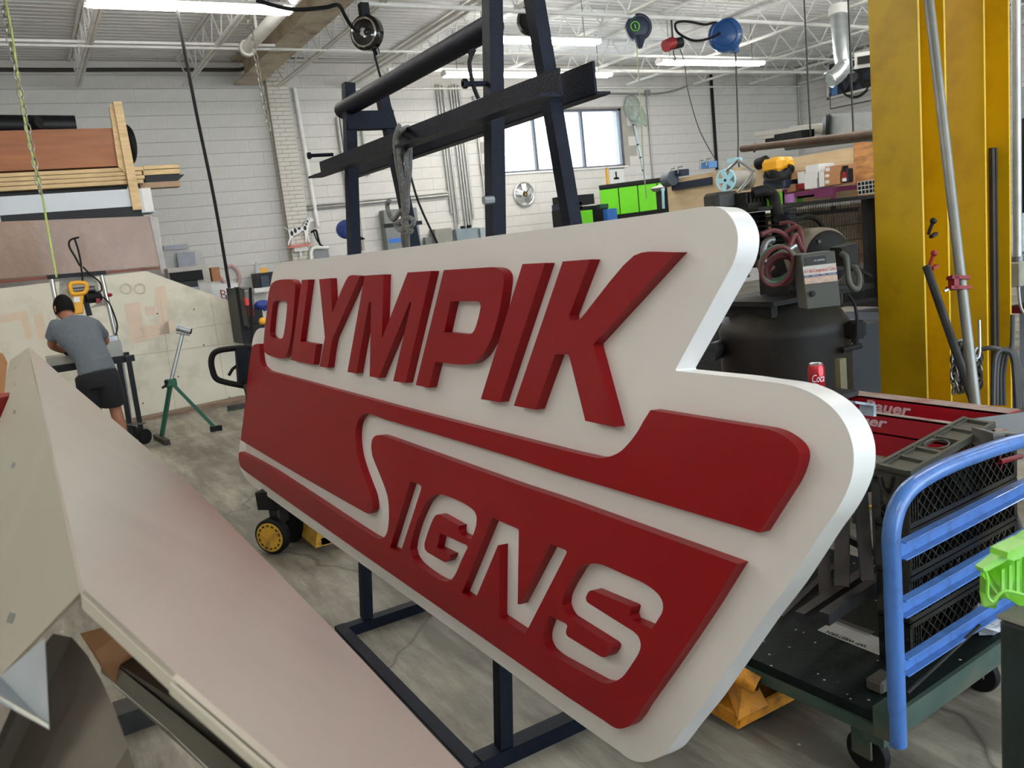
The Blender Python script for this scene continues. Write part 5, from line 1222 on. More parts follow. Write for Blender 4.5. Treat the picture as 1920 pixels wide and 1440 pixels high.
# exhaust fan on right wall
p0 = gx(1549,118,RX-.1); p1 = gx(1551,187,RX-.1); p2 = gx(1640,166,RX-.1); ya, yb_ = p0.y, p2.y; z1_, z0_ = p0.z, p1.z
t = thing('exhaust_fan', (RX-.1, (ya+yb_)/2, z0_), 'big square wall exhaust fan with dark blades high on the right wall', 'fan')
part('fan_frame', MB().box(RX-.12, RX-.02, yb_, ya, z1_-.05, z1_).box(RX-.12, RX-.02, yb_, ya, z0_, z0_+.05).box(RX-.12, RX-.02, ya-.05, ya, z0_, z1_).box(RX-.12, RX-.02, yb_, yb_+.05, z0_, z1_), whitesteel, t)
part('fan_back', MB().box(RX-.03, RX-.01, yb_, ya, z0_, z1_), mat('slate_fan_plate', srgb(78,84,96), .5, metal=.2), t)
fc_ = gx(1605, 145, RX-.1); 
part('shroud', MB().torus(fc_, (1,0,0), .42, .03, 32, 8), darksteel, t); part('fan_hub', MB().cyl(fc_-Vector((.08,0,0)), fc_+Vector((.05,0,0)), .1, 16), greymetal, t)
for k in range(4):
    th = k*PI/2+.4; u_ = Vector((0, math.cos(th), math.sin(th))); w_ = Vector((0,-math.sin(th), math.cos(th)))
    part('fan_blade', MB().prism([fc_+u_*.08, fc_+u_*.38+w_*.02, fc_+u_*.38+w_*.22+Vector((.05,0,0)), fc_+u_*.12+w_*.14+Vector((.05,0,0))], (.004,0,0)), darksteel, t)
part('corner_plate', MB().box(RX-.06, RX-.03, ya-.45, ya-.05, z0_+.05, z1_-.05), wm, t)
part('control_pipe', MB().tube([gx(1556,175,RX-.15), gx(1557,204,RX-.15), gx(1645,186,RX-.15)], .012, 6), darkconduit, t)
part('control_box', bX(1558,160,1568,178,RX-.16,.05), blm, t)
# flex duct
t = thing('flex_duct', gd(1580, 110, 12), 'silver flexible duct dropping from the roof in front of the exhaust fan', 'duct')
dm = mat('silver_duct', srgb(190,196,198), .3, metal=.85, var=.15, scale=10)
pts_ = [gd(u, v, 12.5) for u, v in ((1574,15),(1574,45),(1577,80),(1580,110),(1582,122),(1572,138),(1556,150))]
pth = smooth_path(pts_, 6); rad = [.12+.006*(i % 2) for i in range(len(pth))]
part('duct', MB().tube(pth, rad, 16), dm, t)
part('duct_mouth', MB().torus(pth[-1], (pth[-1]-pth[-2]), .12, .012, 16, 6), dm, t)
part('duct_cap', MB().cyl(gd(1573,30,12.5), gd(1573,12,12.5), .15, 16), whitesteel, t)
uh = gd(1634, 110, 11.0)
t = thing('unit_heater_vent', uh, 'cream box vent with dark slot beside the fan', 'vent')
part('vent_box', MB().obox(uh, (1,0,.1), (0,1,.1), (0,0,1), .3, .3, .2), whitesteel, t); part('vent_rod', MB().cyl(uh, (uh.x, uh.y, DZ-.02), .01, 6), darksteel, t); part('vent_slot', MB().obox(uh+Vector((-.16,-.03,-.02)), (1,0,.1), (0,1,.1), (0,0,1), .02, .24, .1), blackplas, t)
# pipes on back wall
for i, (u0,v0,u1,v1,r_,m_,lab) in enumerate(((1213,178,1223,336,.018,greyconduit,'thin grey conduit running down the back wall beside the landing net'),(1333,140,1345,318,.035,blackrub,'black vertical pipe on the back wall behind the spool'),(1495,132,1500,290,.022,greyconduit,'thin grey conduit down the back wall close to the right corner'))):
    a = gy(u0, v0, WY-.05); b = gy(u1, v1, WY-.05); b.x = a.x
    solo('wall_pipe', MB().cyl(a, b, r_, 10), m_, lab, 'pipe')
solo('surface_conduit', MB().tube(smooth_path([gy(1000,177,WY-.03), gy(1110,175,WY-.03), gy(1211,176,WY-.03), gy(1245,174,WY-.03), gy(1270,168,WY-.1), gy(1290,160,WY-.3)], 3), .02, 8).obox(gy(1214,174,WY-.04), (1,0,0), (0,1,0), (0,0,1), .12, .06, .12), greyconduit, 'grey surface conduit with square junction box above the window', 'conduit')
# conduits left of the post
for i, (u0,v0,u1,v1) in enumerate(((818,158,851,400),(823,158,857,430),(830,160,862,420),(843,160,870,425),(848,158,876,430),(853,158,881,425),(859,160,886,410),(888,180,895,420))):
    a = gy(u0, v0, WY-.05); b = gy(u1, v1, WY-.05); b.x = a.x
    solo('riser_conduit', MB().cyl(a, b, .022, 8), greyconduit, 'grey vertical conduit on the back wall left of the tall post, %s from the left' % ORD[i], 'conduit', 'conduits rising left of the tall post')
for i, (u0,v0,u1,v1) in enumerate(((632,220,665,475),(638,215,672,475),(644,200,678,470),(672,190,690,330))):
    a = gy(u0, v0, WY-.05); b = gy(u1, v1, WY-.05); b.x = a.x
    solo('riser_conduit', MB().cyl(a, b, .028, 8), greyconduit, 'grey vertical conduit behind the far rack leg, %s from the left' % ORD[i], 'conduit', 'conduits rising behind the far rack leg')
solo('cross_conduit', MB().cyl(gy(570,392,WY-.06), gy(840,366,WY-.06), .025, 8).cyl(gy(570,387,WY-.06), gy(840,361,WY-.06), .018, 8), greyconduit, 'pair of grey conduits running sideways below the rack arms', 'conduit')
solo('cream_downpipe', MB().tube([gy(552,165,WY-.06), gy(596,425,WY-.06)], .035, 10), whitesteel, 'cream downpipe right of the brick pier', 'pipe')
# electrical boxes
ebx = mat('grey_panel_paint', srgb(120,124,124), .5, var=.04)
t = thing('electrical_cabinet', gy(760, 460, WY-.25), 'tall dark grey electrical panel behind the knotted rope', 'electrical panel')
part('cabinet', bY(718,394,792,475,WY-.25,.2), ebx, t, bevel=.01); part('door_line', bY(719,420,792,421,WY-.253,.004), blackplas, t); part('latch', bY(741,405,772,408,WY-.258,.006), whitesteel, t)
part('blue_tape', bY(729,448,757,453,WY-.256,.004), mat('blue_tape_m', srgb(48,110,200), .6), t)
many([('meter_box', bY(815,430,850,458,WY-.3,.25), mat('rounded_box_grey', srgb(140,138,130), .5), 'rounded warm grey box beside the dangling cord', 'box', None),
 ('junction_box', bY(855,430,898,452,WY-.2,.15), mat('bluegrey_box', srgb(128,142,150), .5), 'blue grey junction box at the foot of the conduits', 'box', None),
 ('junction_box', bY(900,427,912,448,WY-.2,.15), mat('pale_box', srgb(160,172,178), .5), 'pale junction box touching the tall post', 'box', None),
 ('small_outlet_box', bY(797,445,815,460,WY-.15,.1), ebx, 'small grey outlet box right of the electrical panel', 'box', None)])
for i, (u, v) in enumerate(((868,428),(880,426))): solo('conduit_connector', MB().cyl(gy(u, v+4, WY-.12), gy(u-.5, v-4, WY-.12), .045, 10), blackrub, 'black conduit connector on the blue grey box, %s one' % ('left' if i == 0 else 'right'), 'connector')
# cap hanging on far leg
hc_ = gd(650, 430, 3.9)
t = thing('trucker_cap', hc_, 'navy cap with blue starry front hanging from the far rack leg', 'cap')
part('crown', MB().ball(hc_, (.05,.05,.045), 16, 10), mat('starry_navy_cloth', srgb(34,58,120), .8, var=.5, scale=60), t); part('brim', MB().obox(hc_+Vector((.03,0,-.035)), (1,0,-.5), (0,1,0), (.5,0,1), .08, .09, .005), blackrub, t)
part('mesh_side', MB().obox(hc_+Vector((.035,-.02,.02)), (1,0,-1), (0,1,0), (1,0,1), .05, .05, .004), whitecard, t)
# white dog cut-out
YD = 14.05
def dg(u, v, y=YD): return gy(u, v, y)
t = thing('dog_figure', dg(560, 457), 'white dog cut-out with black spots standing on a small red shelf', 'ornament')
wd = mat('gloss_white_board', srgb(236,236,232), .35, var=.01)
body_ = crop(520,400,12,[(130,290),(220,345),(240,370),(285,400),(350,345),(420,330),(520,325),(575,290),(620,215),(660,130),(710,90),(760,100),(820,150),(815,175),(740,195),(715,300),(700,400),(700,480),(735,650),(705,655),(665,480),(665,660),(640,650),(625,470),(590,380),(540,400),(460,470),(420,480),(360,560),(355,680),(335,690),(335,600),(350,540),(290,620),(265,715),(240,715),(250,640),(275,560),(270,470),(245,385),(225,362),(130,300)])
part('cut_out', MB().prism([dg(*p) for p in body_], (0,.02,0)), wd, t)
for (u,v,rx2,rz2) in ((327,450,34,60),(403,390,35,55),(490,345,38,26),(622,330,36,55),(650,245,24,32),(676,180,24,30),(380,517,15,14),(720,130,8,14),(482,470,12,10)):
    c = dg(520+u/12, 400+v/12, YD-.003); sx_ = (dg(521,400).x-dg(520,400).x)/12*1
    part('black_spot', MB().prism([c+Vector((rx2*sx_*math.cos(a_), 0, rz2*sx_*math.sin(a_))) for a_ in [2*PI*k/14 for k in range(14)]], (0,-.002,0)), blackplas, t)
solo('red_shelf', MB().prism([dg(539,463.5,YD-.1), dg(582,457.5,YD-.1), dg(582,455,YD+.15), dg(541,459.5,YD+.15)], (0,0,-.02)), mat('orange_red_shelf', srgb(226,120,104), .5), 'small orange red shelf under the spotted dog', 'shelf')
t = thing('white_bracket', dg(563, 480), 'white block and stem below the little red shelf', 'bracket')
part('block', bY(551,461,577,470,YD-.05,.1), whitecard, t); part('stem', bY(561,470,567,482,YD-.02,.05), whitecard, t)
solo('folded_chair_frame', MB().tube(smooth_path([dg(583,486), dg(583,472), dg(588,465), dg(600,464), dg(617,464)], 4), .03, 8), whitesteel, 'white bent tube frame behind the sign top edge', 'frame')
solo('grey_mesh_panel', bY(584,467,618,486,YD+.1,.02), greymetal, 'grey ribbed panel inside the white bent tube', 'panel')
solo('black_cables', MB().tube(smooth_path([dg(583,436), dg(592,432), dg(596,445), dg(600,458), dg(606,462)], 4), .02, 6).tube(smooth_path([dg(588,434), dg(594,450), dg(605,462)], 4), .012, 6), blackrub, 'tangled black cable hanging beside the dog ornament', 'cable')

# ================================================================ hanging reels
def drop(name, pts, y, r, m_, lab, cat='cord'): return solo(name, MB().tube(smooth_path([gy(u, v, y) if not isinstance(u, Vector) else u for u, v in pts], 4), r, 6), m_, lab, cat)
YR = 9.5
glossb = mat('gloss_black_plastic', srgb(14,14,16), .12, var=.1, coat=.6)
def reel(u, v, R, dep, m_, lab, axis, extra=None):
    c = gy(u, v, YR); t = thing('hose_reel', c-Vector((0,0,R)), lab, 'reel')
    ax = Vector(axis).normalized()
    part('drum_case', MB().lathe([(R*.82,-dep/2),(R,-dep*.3),(R,dep*.3),(R*.82,dep/2)], c, ax, 28), m_, t)
    part('side_ring', MB().torus(c+ax*dep*.5, ax, R*.78, R*.06, 28, 6), extra or m_, t)
    part('hub', MB().cyl(c+ax*dep*.45, c+ax*dep*.62, R*.22, 16), extra or m_, t)
    part('mount', MB().box(c.x-.05, c.x+.05, c.y-.05, c.y+.05, c.z+R*.85, max(JB-.035, c.z+R*.9)), blackplas, t)
    return c, t
c, t = reel(688, 62, .2, .14, glossb, 'black hose reel with shiny chrome side at the upper left of the rack', (-.8,-.6,0), mat('chrome', srgb(225,225,225), .1, metal=1))
part('outlet_nose', MB().lathe([(.05,0),(.03,.12)], c+Vector((.08,.03,-.12)), (.3,0,-1)), glossb, t)
drop('reel_cord', [(698,84),(715,150),(735,208),(762,300),(785,380),(822,460)], YR, .014, blackrub, 'black cord running from the left reel down behind the rack')
c, t = reel(998, 38, .2, .14, blackplas, 'black reel half hidden behind the tall slanting post', (-.8,-.6,0))
c, t = reel(1197, 52, .185, .12, cs, 'dark navy round reel with green ring emblem', (-.4,-.9,0), cs)
part('green_ring', MB().torus(gy(1191,49,YR-.14), (-.4,-.9,0), .06, .007, 20, 6).bar(gy(1190,45,YR-.15), gy(1192,53,YR-.15), .012, .004, (0,1,0)), gcab, t)
part('spout', MB().lathe([(.1,0),(.03,.16)], c+Vector((-.02,-.03,-.12)), (0,0,-1)), cs, t)
drop('reel_cord', [(1193,78),(1200,180),(1206,300),(1212,372)], YR, .009, mat('pale_olive_cord', srgb(150,154,120), .7), 'pale olive cord hanging straight from the navy reel')
blr = mat('blue_reel_paint', srgb(24,74,134), .35, coat=.3)
c, t = reel(1360, 66, .245, .2, blr, 'bright blue metal hose reel hanging under the roof', (-.8,-.6,0), blr)
part('inlet_hose', MB().tube(smooth_path([gy(1350,62,YR-.25), gy(1330,72,YR-.2), gy(1300,76,YR-.1), gy(1272,62,YR), gy(1266,45,YR), gy(1280,40,YR), gy(1300,42,YR), gy(1325,46,YR), gy(1352,36,YR)], 4), .018, 8), blackrub, t)
part('roller_guide', MB().obox(c+Vector((.17,0,-.2)), (1,0,0), (0,1,0), (0,0,1), .09, .1, .1), blr, t)
drop('reel_cord', [(1379,92),(1382,180),(1384,260),(1384,300),(1390,330)], YR, .014, mat('dark_hose', srgb(60,52,52), .6), 'brownish hose hanging from the blue reel to the spool')
hb = gy(1262, 83, YR)
t = thing('electric_hoist', hb, 'small red and black electric hoist hanging left of the blue reel', 'hoist')
part('red_motor', MB().cyl(hb-Vector((.15,0,.03)), hb+Vector((0,0,.02)), .085, 16), redm, t); part('black_drum', MB().cyl(hb, hb+Vector((.15,0,.03)), .075, 16), blackplas, t)
part('hoist_hook', MB().tube(smooth_path([hb+Vector((0,0,-.08)), hb+Vector((0,0,-.15)), hb+Vector((.03,0,-.19)), hb+Vector((.02,0,-.22)), hb+Vector((-.02,0,-.2))], 3), .009, 6), darksteel, t)
part('strap', MB().box(hb.x-.01, hb.x+.01, hb.y-.01, hb.y+.01, hb.z+.08, JB-.06), darksteel, t)
drop('hoist_cord', [(1275,92),(1284,120),(1290,170),(1312,245),(1345,305)], YR, .008, darkconduit, 'thin cord swinging from the small hoist to the panel')
drop('long_black_cord', [(329,0),(345,90),(371,225),(403,380),(430,540)], 9.2, .017, blackrub, 'long taut black cord hanging from the roof at the left')
solo('roof_cable', MB().tube(smooth_path([gy(480,0,8.8), gy(520,12,8.8), gy(560,18,8.9), gy(610,14,9), gy(635,10,9.1), gy(648,32,9.3), gy(660,50,9.4), gy(675,60,9.4)], 5), .022, 8), blackrub, 'thick black cable looping under the roof to the chrome reel', 'cable')
olv = mat('yellow_green_rope', srgb(168,184,104), .75, var=.2, scale=60)
solo('green_rope', MB().tube(smooth_path([gy(8,-10,9), gy(22,60,9), gy(40,190,9), gy(60,290,9), gy(78,362,9), gy(90,430,9), gy(106,520,8.8)], 4), .010, 6), olv, 'thin yellow green rope running down beside the left chain', 'rope')
# roof chains
lk = mesh_from(MB().torus((0,0,0), (0,1,0), .026, .0065, 12, 5, a=(1,0,0)), 'link', mat('grey_chain', srgb(150,146,136), .4, metal=.8, var=.2), Vector())
for v in lk.vertices: v.co.z *= 1.75
for (p0, p1, n_, lab) in (((4,5),(75,355),46,'long grey chain hanging at the far left in front of the lumber'),((460,0),(504,238),32,'grey chain hanging beside the brick pier')):
    a = gy(*p0, 9.0 if p0[0] < 100 else 10.2); b = gy(*p1, 9.0 if p0[0] < 100 else 10.2)
    t = thing('hanging_chain', b, lab, 'chain')
    n_ = int((a-b).length/.078)
    for i in range(n_+1): piece('link', lk, a.lerp(b, i/n_), t, rot=(0, math.atan2((a-b).x, (a-b).z), (PI/2 if i % 2 else 0)+.4))
solo('hanger_stack', MB().box(gy(490,92,WY-.3).x, gy(496,92,WY-.3).x, WY-.3, WY-.25, gy(490,122,WY-.3).z, gy(490,98,WY-.3).z), whitesteel, 'perforated pale strap at the top of the brick pier', 'strap')

# far right background, beyond the yellow columns
many([('stacked_sheets', bX(1898,160,1960,262,9.5,.3), sheet_g, 'grey blue sheets stacked high right of the yellow columns', 'sheets', None),
 ('dark_machine', bX(1898,220,1960,400,8.9,.5).box(8.9, 9.4, 4.0, 4.6, 0, .3), blackplas, 'dark machine body right of the yellow columns', 'machine', None),
 ('white_cartons_pile', bX(1897,400,1960,470,7,.5), whitecard, 'pale carton pile right of the yellow columns', 'cartons', None),
 ('red_machine_arm', bX(1890,575,1960,588,6,.2), redm, 'red bar behind the switch box', 'bar', None),
 ('white_bench', MB().box(5.2, 7.2, 2.2, 3.9, .95, 1.0).box(5.3, 5.4, 2.3, 2.4, 0, .95).box(7.0, 7.1, 3.7, 3.8, 0, .95), sheet_g, 'grey bench behind the hung hoses', 'bench', None)])
# ================================================================ LEFT BACK: lumber rack, boards, saw station, person
YL = 11.6
rk = thing('lumber_rack', (1, YL, 0), 'wall rack carrying plywood and lumber at the upper left', 'rack')
post_p = [gy(u, v, YL-.06) for u, v in ((210,190),(228,190),(267,394),(252,394),(240,330),(236,330),(205,212))]
part('front_post', MB().prism([gy(u, v, YL-.10) for u, v in ((212,190),(228,190),(267,392),(250,394))], (0,.05,0)), wood, rk)
part('back_post', MB().prism([gy(u, v, YL-.05) for u, v in ((205,200),(214,190),(240,330),(222,312))], (0,.08,0)), wood, rk)
for x in (-1.5, -3.2): part('rack_leg', MB().box(x-.04, x+.04, YL+.3, YL+.38, 0, 4.0), darksteel, rk)
def z_at(u, v, y=YL): return gy(u, v, y).z
XE = gy(221, 275, YL).x
zp0, zp1 = z_at(150, 246), z_at(150, 315)
solo('plywood_sheet', MB().box(-3.5, XE, YL, YL+.4, z_at(221,311), z_at(203,240)), plyred, 'wide brown plywood sheet standing on edge on the lumber rack', 'plywood')
zz0, zz1 = z_at(250,345), z_at(250,313)
for i in range(4):
    a = zz0+(zz1-zz0)*i/4; solo('lumber_plank', MB().box(-3.5, gy(267+(i % 2)*4, 330, YL-.03).x, YL-.02, YL+.35, a+.004, zz0+(zz1-zz0)*(i+1)/4-.004), wood, 'long pine plank in the wall rack, %s from the bottom' % ORD[i], 'plank', 'pine planks in the wall rack')
m_y = YL+.05
many([('short_plank', bY(268,311,337,316,m_y,.2), wood, 'pine plank end sticking out to the right, uppermost', 'plank', 'plank ends sticking out'),
 ('short_plank', bY(268,318,338,325,m_y,.2), wood, 'pine plank end sticking out to the right, second from top', 'plank', 'plank ends sticking out'),
 ('short_plank', bY(262,343,339,349,m_y,.2), mat('weathered_plank', srgb(156,130,104), .7, var=.15), 'weathered plank end sticking out at the bottom', 'plank', 'plank ends sticking out'),
 ('black_offcut', MB().prism([gy(273,329,m_y), gy(346,327,m_y), gy(332,341,m_y), gy(273,343,m_y)], (0,.2,0)), blackplas, 'black pointed offcut between the plank ends', 'offcut', None),
 ('dark_gap_board', MB().box(-3.5, gy(240,350,YL).x, YL+.1, YL+.35, z_at(200,354), zz0-.01), blackplas, 'dark board in the gap below the long planks', 'board', None)])
solo('long_white_box', MB().box(-3.5, gy(286,380,YL).x, YL-.04, YL+.35, z_at(284,398), z_at(284,351)-.01), mat('blueish_white_box', srgb(206,212,218), .6, var=.03), 'long white box lying under the pine planks', 'box')
part('printed_end', MB().box(gy(268,375,YL-.05).x, gy(286,375,YL-.05).x, YL-.045, YL-.04, z_at(276,397), z_at(276,353)), whitecard, rk)
part('shelf_arm', MB().box(-3.5, gy(268,400,YL).x, YL-.05, YL+.4, z_at(260,405)-.02, z_at(260,401)), darksteel, rk)
part('black_edge_strip', bY(0,404,268,408,YL-.06,.02), blackplas, rk)
# things on top of the plywood
tz = z_at(150,246)
solo('black_motor', MB().cyl((.2-.5, YL+.2, tz+.14), (.95, YL+.2, tz+.1), .12, 18).ball((.0,YL+.1,tz+.3), (.18,.15,.16)).cyl((.5,YL+.05,tz+.12), (.55,YL+.0,tz+.12), .07, 12), blackplas, 'black motor assembly lying on top of the brown plywood', 'motor')
solo('red_block', MB().box(gy(68,240,YL+.1).x, gy(92,240,YL+.1).x, YL+.1, YL+.3, tz, tz+.15).box(gy(58,240,YL+.1).x, gy(68,240,YL+.1).x, YL+.1, YL+.3, tz, tz+.04), mat('red_block_paint', srgb(176,24,44), .45), 'small red block on top of the brown plywood', 'block')
solo('rubber_ring', MB().torus((gy(236,270,YL+.5).x, YL+.5, z_at(240,272,YL+.5)), (1,.25,0), .22, .05, 24, 8), blackrub, 'black rubber ring showing behind the upright post', 'ring')
# wrapped brown sheets
wrap = mat('brown_wrapped_sheet', srgb(140,112,90), .3, var=.12, scale=1.6, bump=.5, bscale=9, coat=.2, dirt=srgb(170,146,124), dirt_amt=.3, dirt_scale=2.2)
YW = YL-.35
solo('wrapped_sheets', MB().prism([gy(-60,418,YW), gy(280,405,YW), gy(289,402,YW), gy(297,440,YW), gy(306,498,YW), gy(-60,528,YW)], (0,.25,0)), wrap, 'brown sheets in glossy clear film hanging under the lumber rack', 'wrapped sheets')
solo('film_edge', MB().prism([gy(280,404,YW-.02), gy(297,410,YW-.02), gy(305,470,YW-.02), gy(314,512,YW-.02), gy(304,515,YW-.02)], (0,.01,0)), mat('clear_film', srgb(200,196,190), .2, alpha=.5, bump=.6, bscale=15), 'loose clear film along the right end of the wrapped sheets', 'film')
solo('red_brown_strip', MB().prism([gy(-40,528,YW-.03), gy(300,500,YW-.03), gy(300,504,YW-.03), gy(-40,535,YW-.03)], (0,.1,0)), mat('red_brown_wood', srgb(122,70,50), .6), 'thin red brown strip along the bottom of the wrapped sheets', 'strip')
many([('grey_strip', MB().prism([gy(306,461,WY-.05), gy(352,457,WY-.05), gy(353,466,WY-.05), gy(307,469,WY-.05)], (0,.05,0)), mat('bluegrey_card', srgb(170,174,184), .6), 'grey strip standing against the left back wall', 'strip', None),
 ('pale_sheet', MB().prism([gy(304,472,WY-.9), gy(378,468,WY-.9), gy(430,790,WY-.9), gy(352,790,WY-.9)], (0,.05,0)), mat('pale_grey_sheet', srgb(196,194,192), .6), 'pale sheet standing right of the wrapped sheets', 'sheet', None),
 ('grey_sheet', MB().prism([gy(331,474,WY-1.0), gy(365,472,WY-1.0), gy(368,503,WY-1.0), gy(408,760,WY-1.0), gy(376,760,WY-1.0), gy(336,505,WY-1.0)], (0,.03,0)), mat('bluegrey_card2', srgb(160,164,174), .6), 'blue grey sheet in front of the pale sheet', 'sheet', None)])
YBX = 10.7
t = thing('open_long_carton', gy(365, 520, YBX), 'long open brown carton with black inside lying right of the film', 'carton')
part('carton_end', bY(395,502,415,526,YBX,.3), mat('brown_carton_end', srgb(150,100,66), .7), t); part('grey_lining', bY(314,504,396,528,YBX+.01,.3), mat('grey_lining_m', srgb(160,156,148), .6), t)
part('black_inside', bY(317,512,382,524,YBX,.02), blackrub, t)
solo('black_beam_end', bY(318,530,372,537,YBX,.3), blackplas, 'black beam end under the long carton', 'beam')
# big leaning board with ghost lettering
agb = mat('stained_white_board', srgb(202,198,180), .5, var=.06, scale=1.5, dirt=srgb(150,146,128), dirt_amt=.55, dirt_scale=1.8)
YG = 10.4
bd = [(-160,556),(0,541),(274,508),(437,567),(455,649),(460,741),(300,773),(-160,868)]
t = thing('leaning_board', gy(200, 790, YG), 'large stained off-white board with clipped corners and ghost lettering leaning at the back', 'board')
def gt(u, v): return gp(u, v, (0, YG, 0), Vector((0, 1, -.16)).normalized())
part('board', MB().prism([gt(*p) for p in bd], (0,.03,0)), agb, t)
gh = mat('faded_pink_print', srgb(202,182,160), .6, var=.06)
for pts in ([(290,538),(310,536),(318,625),(300,628)],[(232,570),(262,566),(272,640),(246,644)],[(262,615),(325,600),(328,622),(268,640)],[(0,590),(50,582),(62,634),(48,636),(40,600),(0,606)],[(62,590),(80,588),(88,634),(72,636)],[(270,575),(290,573),(292,590),(275,592)]):
    part('ghost_print', MB().prism([gt(u, v)-Vector((0,.002,0)) for u, v in pts], (0,-.001,0)), gh, t)
for cu in (236, 262): part('ghost_letter', MB().torus(gt(cu, 541)-Vector((0,.003,0)), (0,1,-.16), .055, .012, 20, 4), mat('faded_grey_print', srgb(186,178,156), .6), t)
for (u0,v0,u1,v1) in ((250,635,455,600),(240,668,460,640),(300,560,330,770),(395,560,425,745)):
    part('sheet_seam', MB().bar(gt(u0,v0)-Vector((0,.002,0)), gt(u1,v1)-Vector((0,.002,0)), .004, .002, (0,1,0)), mat('seam_line', srgb(150,146,128), .6), t)
for u, v in ((364,580),(295,588),(435,575),(382,647),(334,706),(268,756),(430,745),(452,640)): part('screw', MB().cyl(gt(u,v), gt(u,v)-Vector((0,.006,0)), .009, 8), darksteel, t)
lum = mat('weathered_base_timber', srgb(128,108,90), .75, var=.3, scale=5, stretch=(1,6,6))
solo('base_timber', MB().prism([gy(235,812,YG-.25), gy(462,758,YG-.25), gy(462,744,YG-.25), gy(235,792,YG-.25)], (0,.2,0)), lum, 'weathered timber under the foot of the leaning board', 'timber')
# banner sheet with lettering between
YN2 = 11.2
t = thing('banner_sheet', gy(430, 560, YN2), 'white banner sheet with red and black lettering behind the board', 'banner')
part('sheet', MB().prism([gy(395,533,YN2), gy(445,530,YN2), gy(452,575,YN2), gy(470,730,YN2), gy(425,735,YN2)], (0,.01,0)), whitecard, t)
part('red_letters', text_mb('Bl', .17, gy(413,560,YN2-.004), (1,0,-.18), (0,0,1), (0,-1,0), .003, bold=-.002), mat('dark_red_print', srgb(150,34,44), .6), t)
part('black_letters', text_mb('uw', .15, gy(423,563,YN2-.004), (1,0,-.1), (0,0,1), (0,-1,0), .003), blackplas, t)
pk = mat('dusty_pink_board', srgb(196,160,156), .6, var=.05)
solo('pink_swirl_board', MB().tube(smooth_path([gy(426,501,WY-.05), gy(434,498,WY-.05), gy(443,505,WY-.05), gy(449,518,WY-.05), gy(447,532,WY-.05), gy(440,541,WY-.05)], 5), [.02]*0 or .028, 8).tube([gy(413,520,WY-.05), gy(424,535,WY-.05)], .03, 6), pk, 'dusty pink curled letter shape against the back wall', 'cut-out letter')
# grey bag of wheels: black cart stack
many([('black_folding_table', MB().prism([gy(441,540,10), gy(452,541,10), gy(468,645,10), gy(456,645,10)], (0,.5,0)), blackplas, 'black folded table top standing on edge left of the sign', 'folding table', None),
 ('olive_board', MB().prism([gy(449,538,9.9), gy(458,543,9.9), gy(466,610,9.9), gy(460,612,9.9)], (0,.3,0)), mat('olive_black_panel', srgb(58,56,48), .6), 'dark olive panel resting on the folded table', 'panel', None),
 ('black_drawer_unit', bY(464,580,502,648,10.3,.5), blackplas, 'black drawer unit left of the letter O', 'drawer unit', None),
 ('microwave_oven', bY(480,513,520,541,13.9,.35), blackplas, 'black microwave oven against the back wall', 'microwave', None),
 ('microwave_screen', bY(488,518,506,538,13.87,.02), cs, 'dark blue glass door of the microwave', 'glass door', None),
 ('white_shelf_edge', bY(477,541,512,545,13.85,.45), whitesteel, 'pale shelf edge under the microwave', 'shelf', None),
 ('yellow_driver_box', bY(487,503,503,511,13.9,.15), yv, 'yellow tool box on top of the microwave', 'tool box', None),
 ('clear_bottle', MB().cyl(gy(483,512,13.9), gy(481,496,13.9), .045, 12).cyl(gy(481,496,13.9), gy(480.6,492,13.9), .02, 8), mat('clear_bottle_m', srgb(220,226,226), .15, alpha=.6), 'clear spray bottle left of the yellow tool box', 'bottle', None),
 ('red_rag_bag', bY(460,560,468,572,9.8,.1), mat('bright_red_bag', srgb(210,60,60), .6), 'bright red bag hanging on the black trolley', 'bag', None),
 ('dark_red_bag', bY(462,572,478,592,9.9,.2), mat('dark_red_bag_m', srgb(100,18,26), .7), 'dark red bag on the black trolley', 'bag', None),
 ('blue_drill', MB().ball(gy(492,572,9.9), (.1,.06,.06)).cyl(gy(494,572,9.9), gy(499,582,9.9), .03, 8), mat('blue_tool_plastic', srgb(30,56,130), .4), 'blue power drill on the black trolley', 'drill', None),
 ('yellow_glove', MB().ball(gy(493,603,9.85), (.05,.04,.05)).cyl(gy(493,604,9.85), gy(494,611,9.85), .03, 8), yv, 'yellow glove left of the letter O', 'glove', None),
 ('grey_bin_back', bY(474,546,486,720,11.5,.2), mat('grey_felt', srgb(110,110,108), .7), 'grey curved bin behind the black trolley', 'bin', None)])
t = thing('trolley_frame', gy(470, 648, 9.8), 'black tube trolley frame left of the letter O', 'trolley')
part('upright', MB().cyl(gy(469,539,9.8), gy(473,640,9.8), .018, 8), blackrub, t); part('top_rail', MB().cyl(gy(453,541,9.8), gy(469,540,9.8), .015, 8), greymetal, t); part('shelf', MB().box(gy(466,610,9.8).x, gy(505,610,9.8).x, 9.8, 10.2, gy(466,612,9.8).z-.02, gy(466,612,9.8).z), blackplas, t)
# green broom
t = thing('push_broom', gy(443, 780, 9.6), 'green bristled push broom head on the floor left of the sign', 'broom')
part('broom_block', bY(428,762,462,770,9.7,.08), darksteel, t)
a_ = gy(428,770,9.7); b_ = gy(462,770,9.7); m = MB()
for k in range(26):
    x = a_.x+(b_.x-a_.x)*k/25
    for j in range(2): m.cyl((x, 9.72+.04*j, a_.z), (x+random.uniform(-.01,.01), 9.70+.05*j, max(.002, a_.z-.075)), .006, 4)
part('bristles', m, mat('green_bristle', srgb(10,110,70), .5), t, kind='stuff')
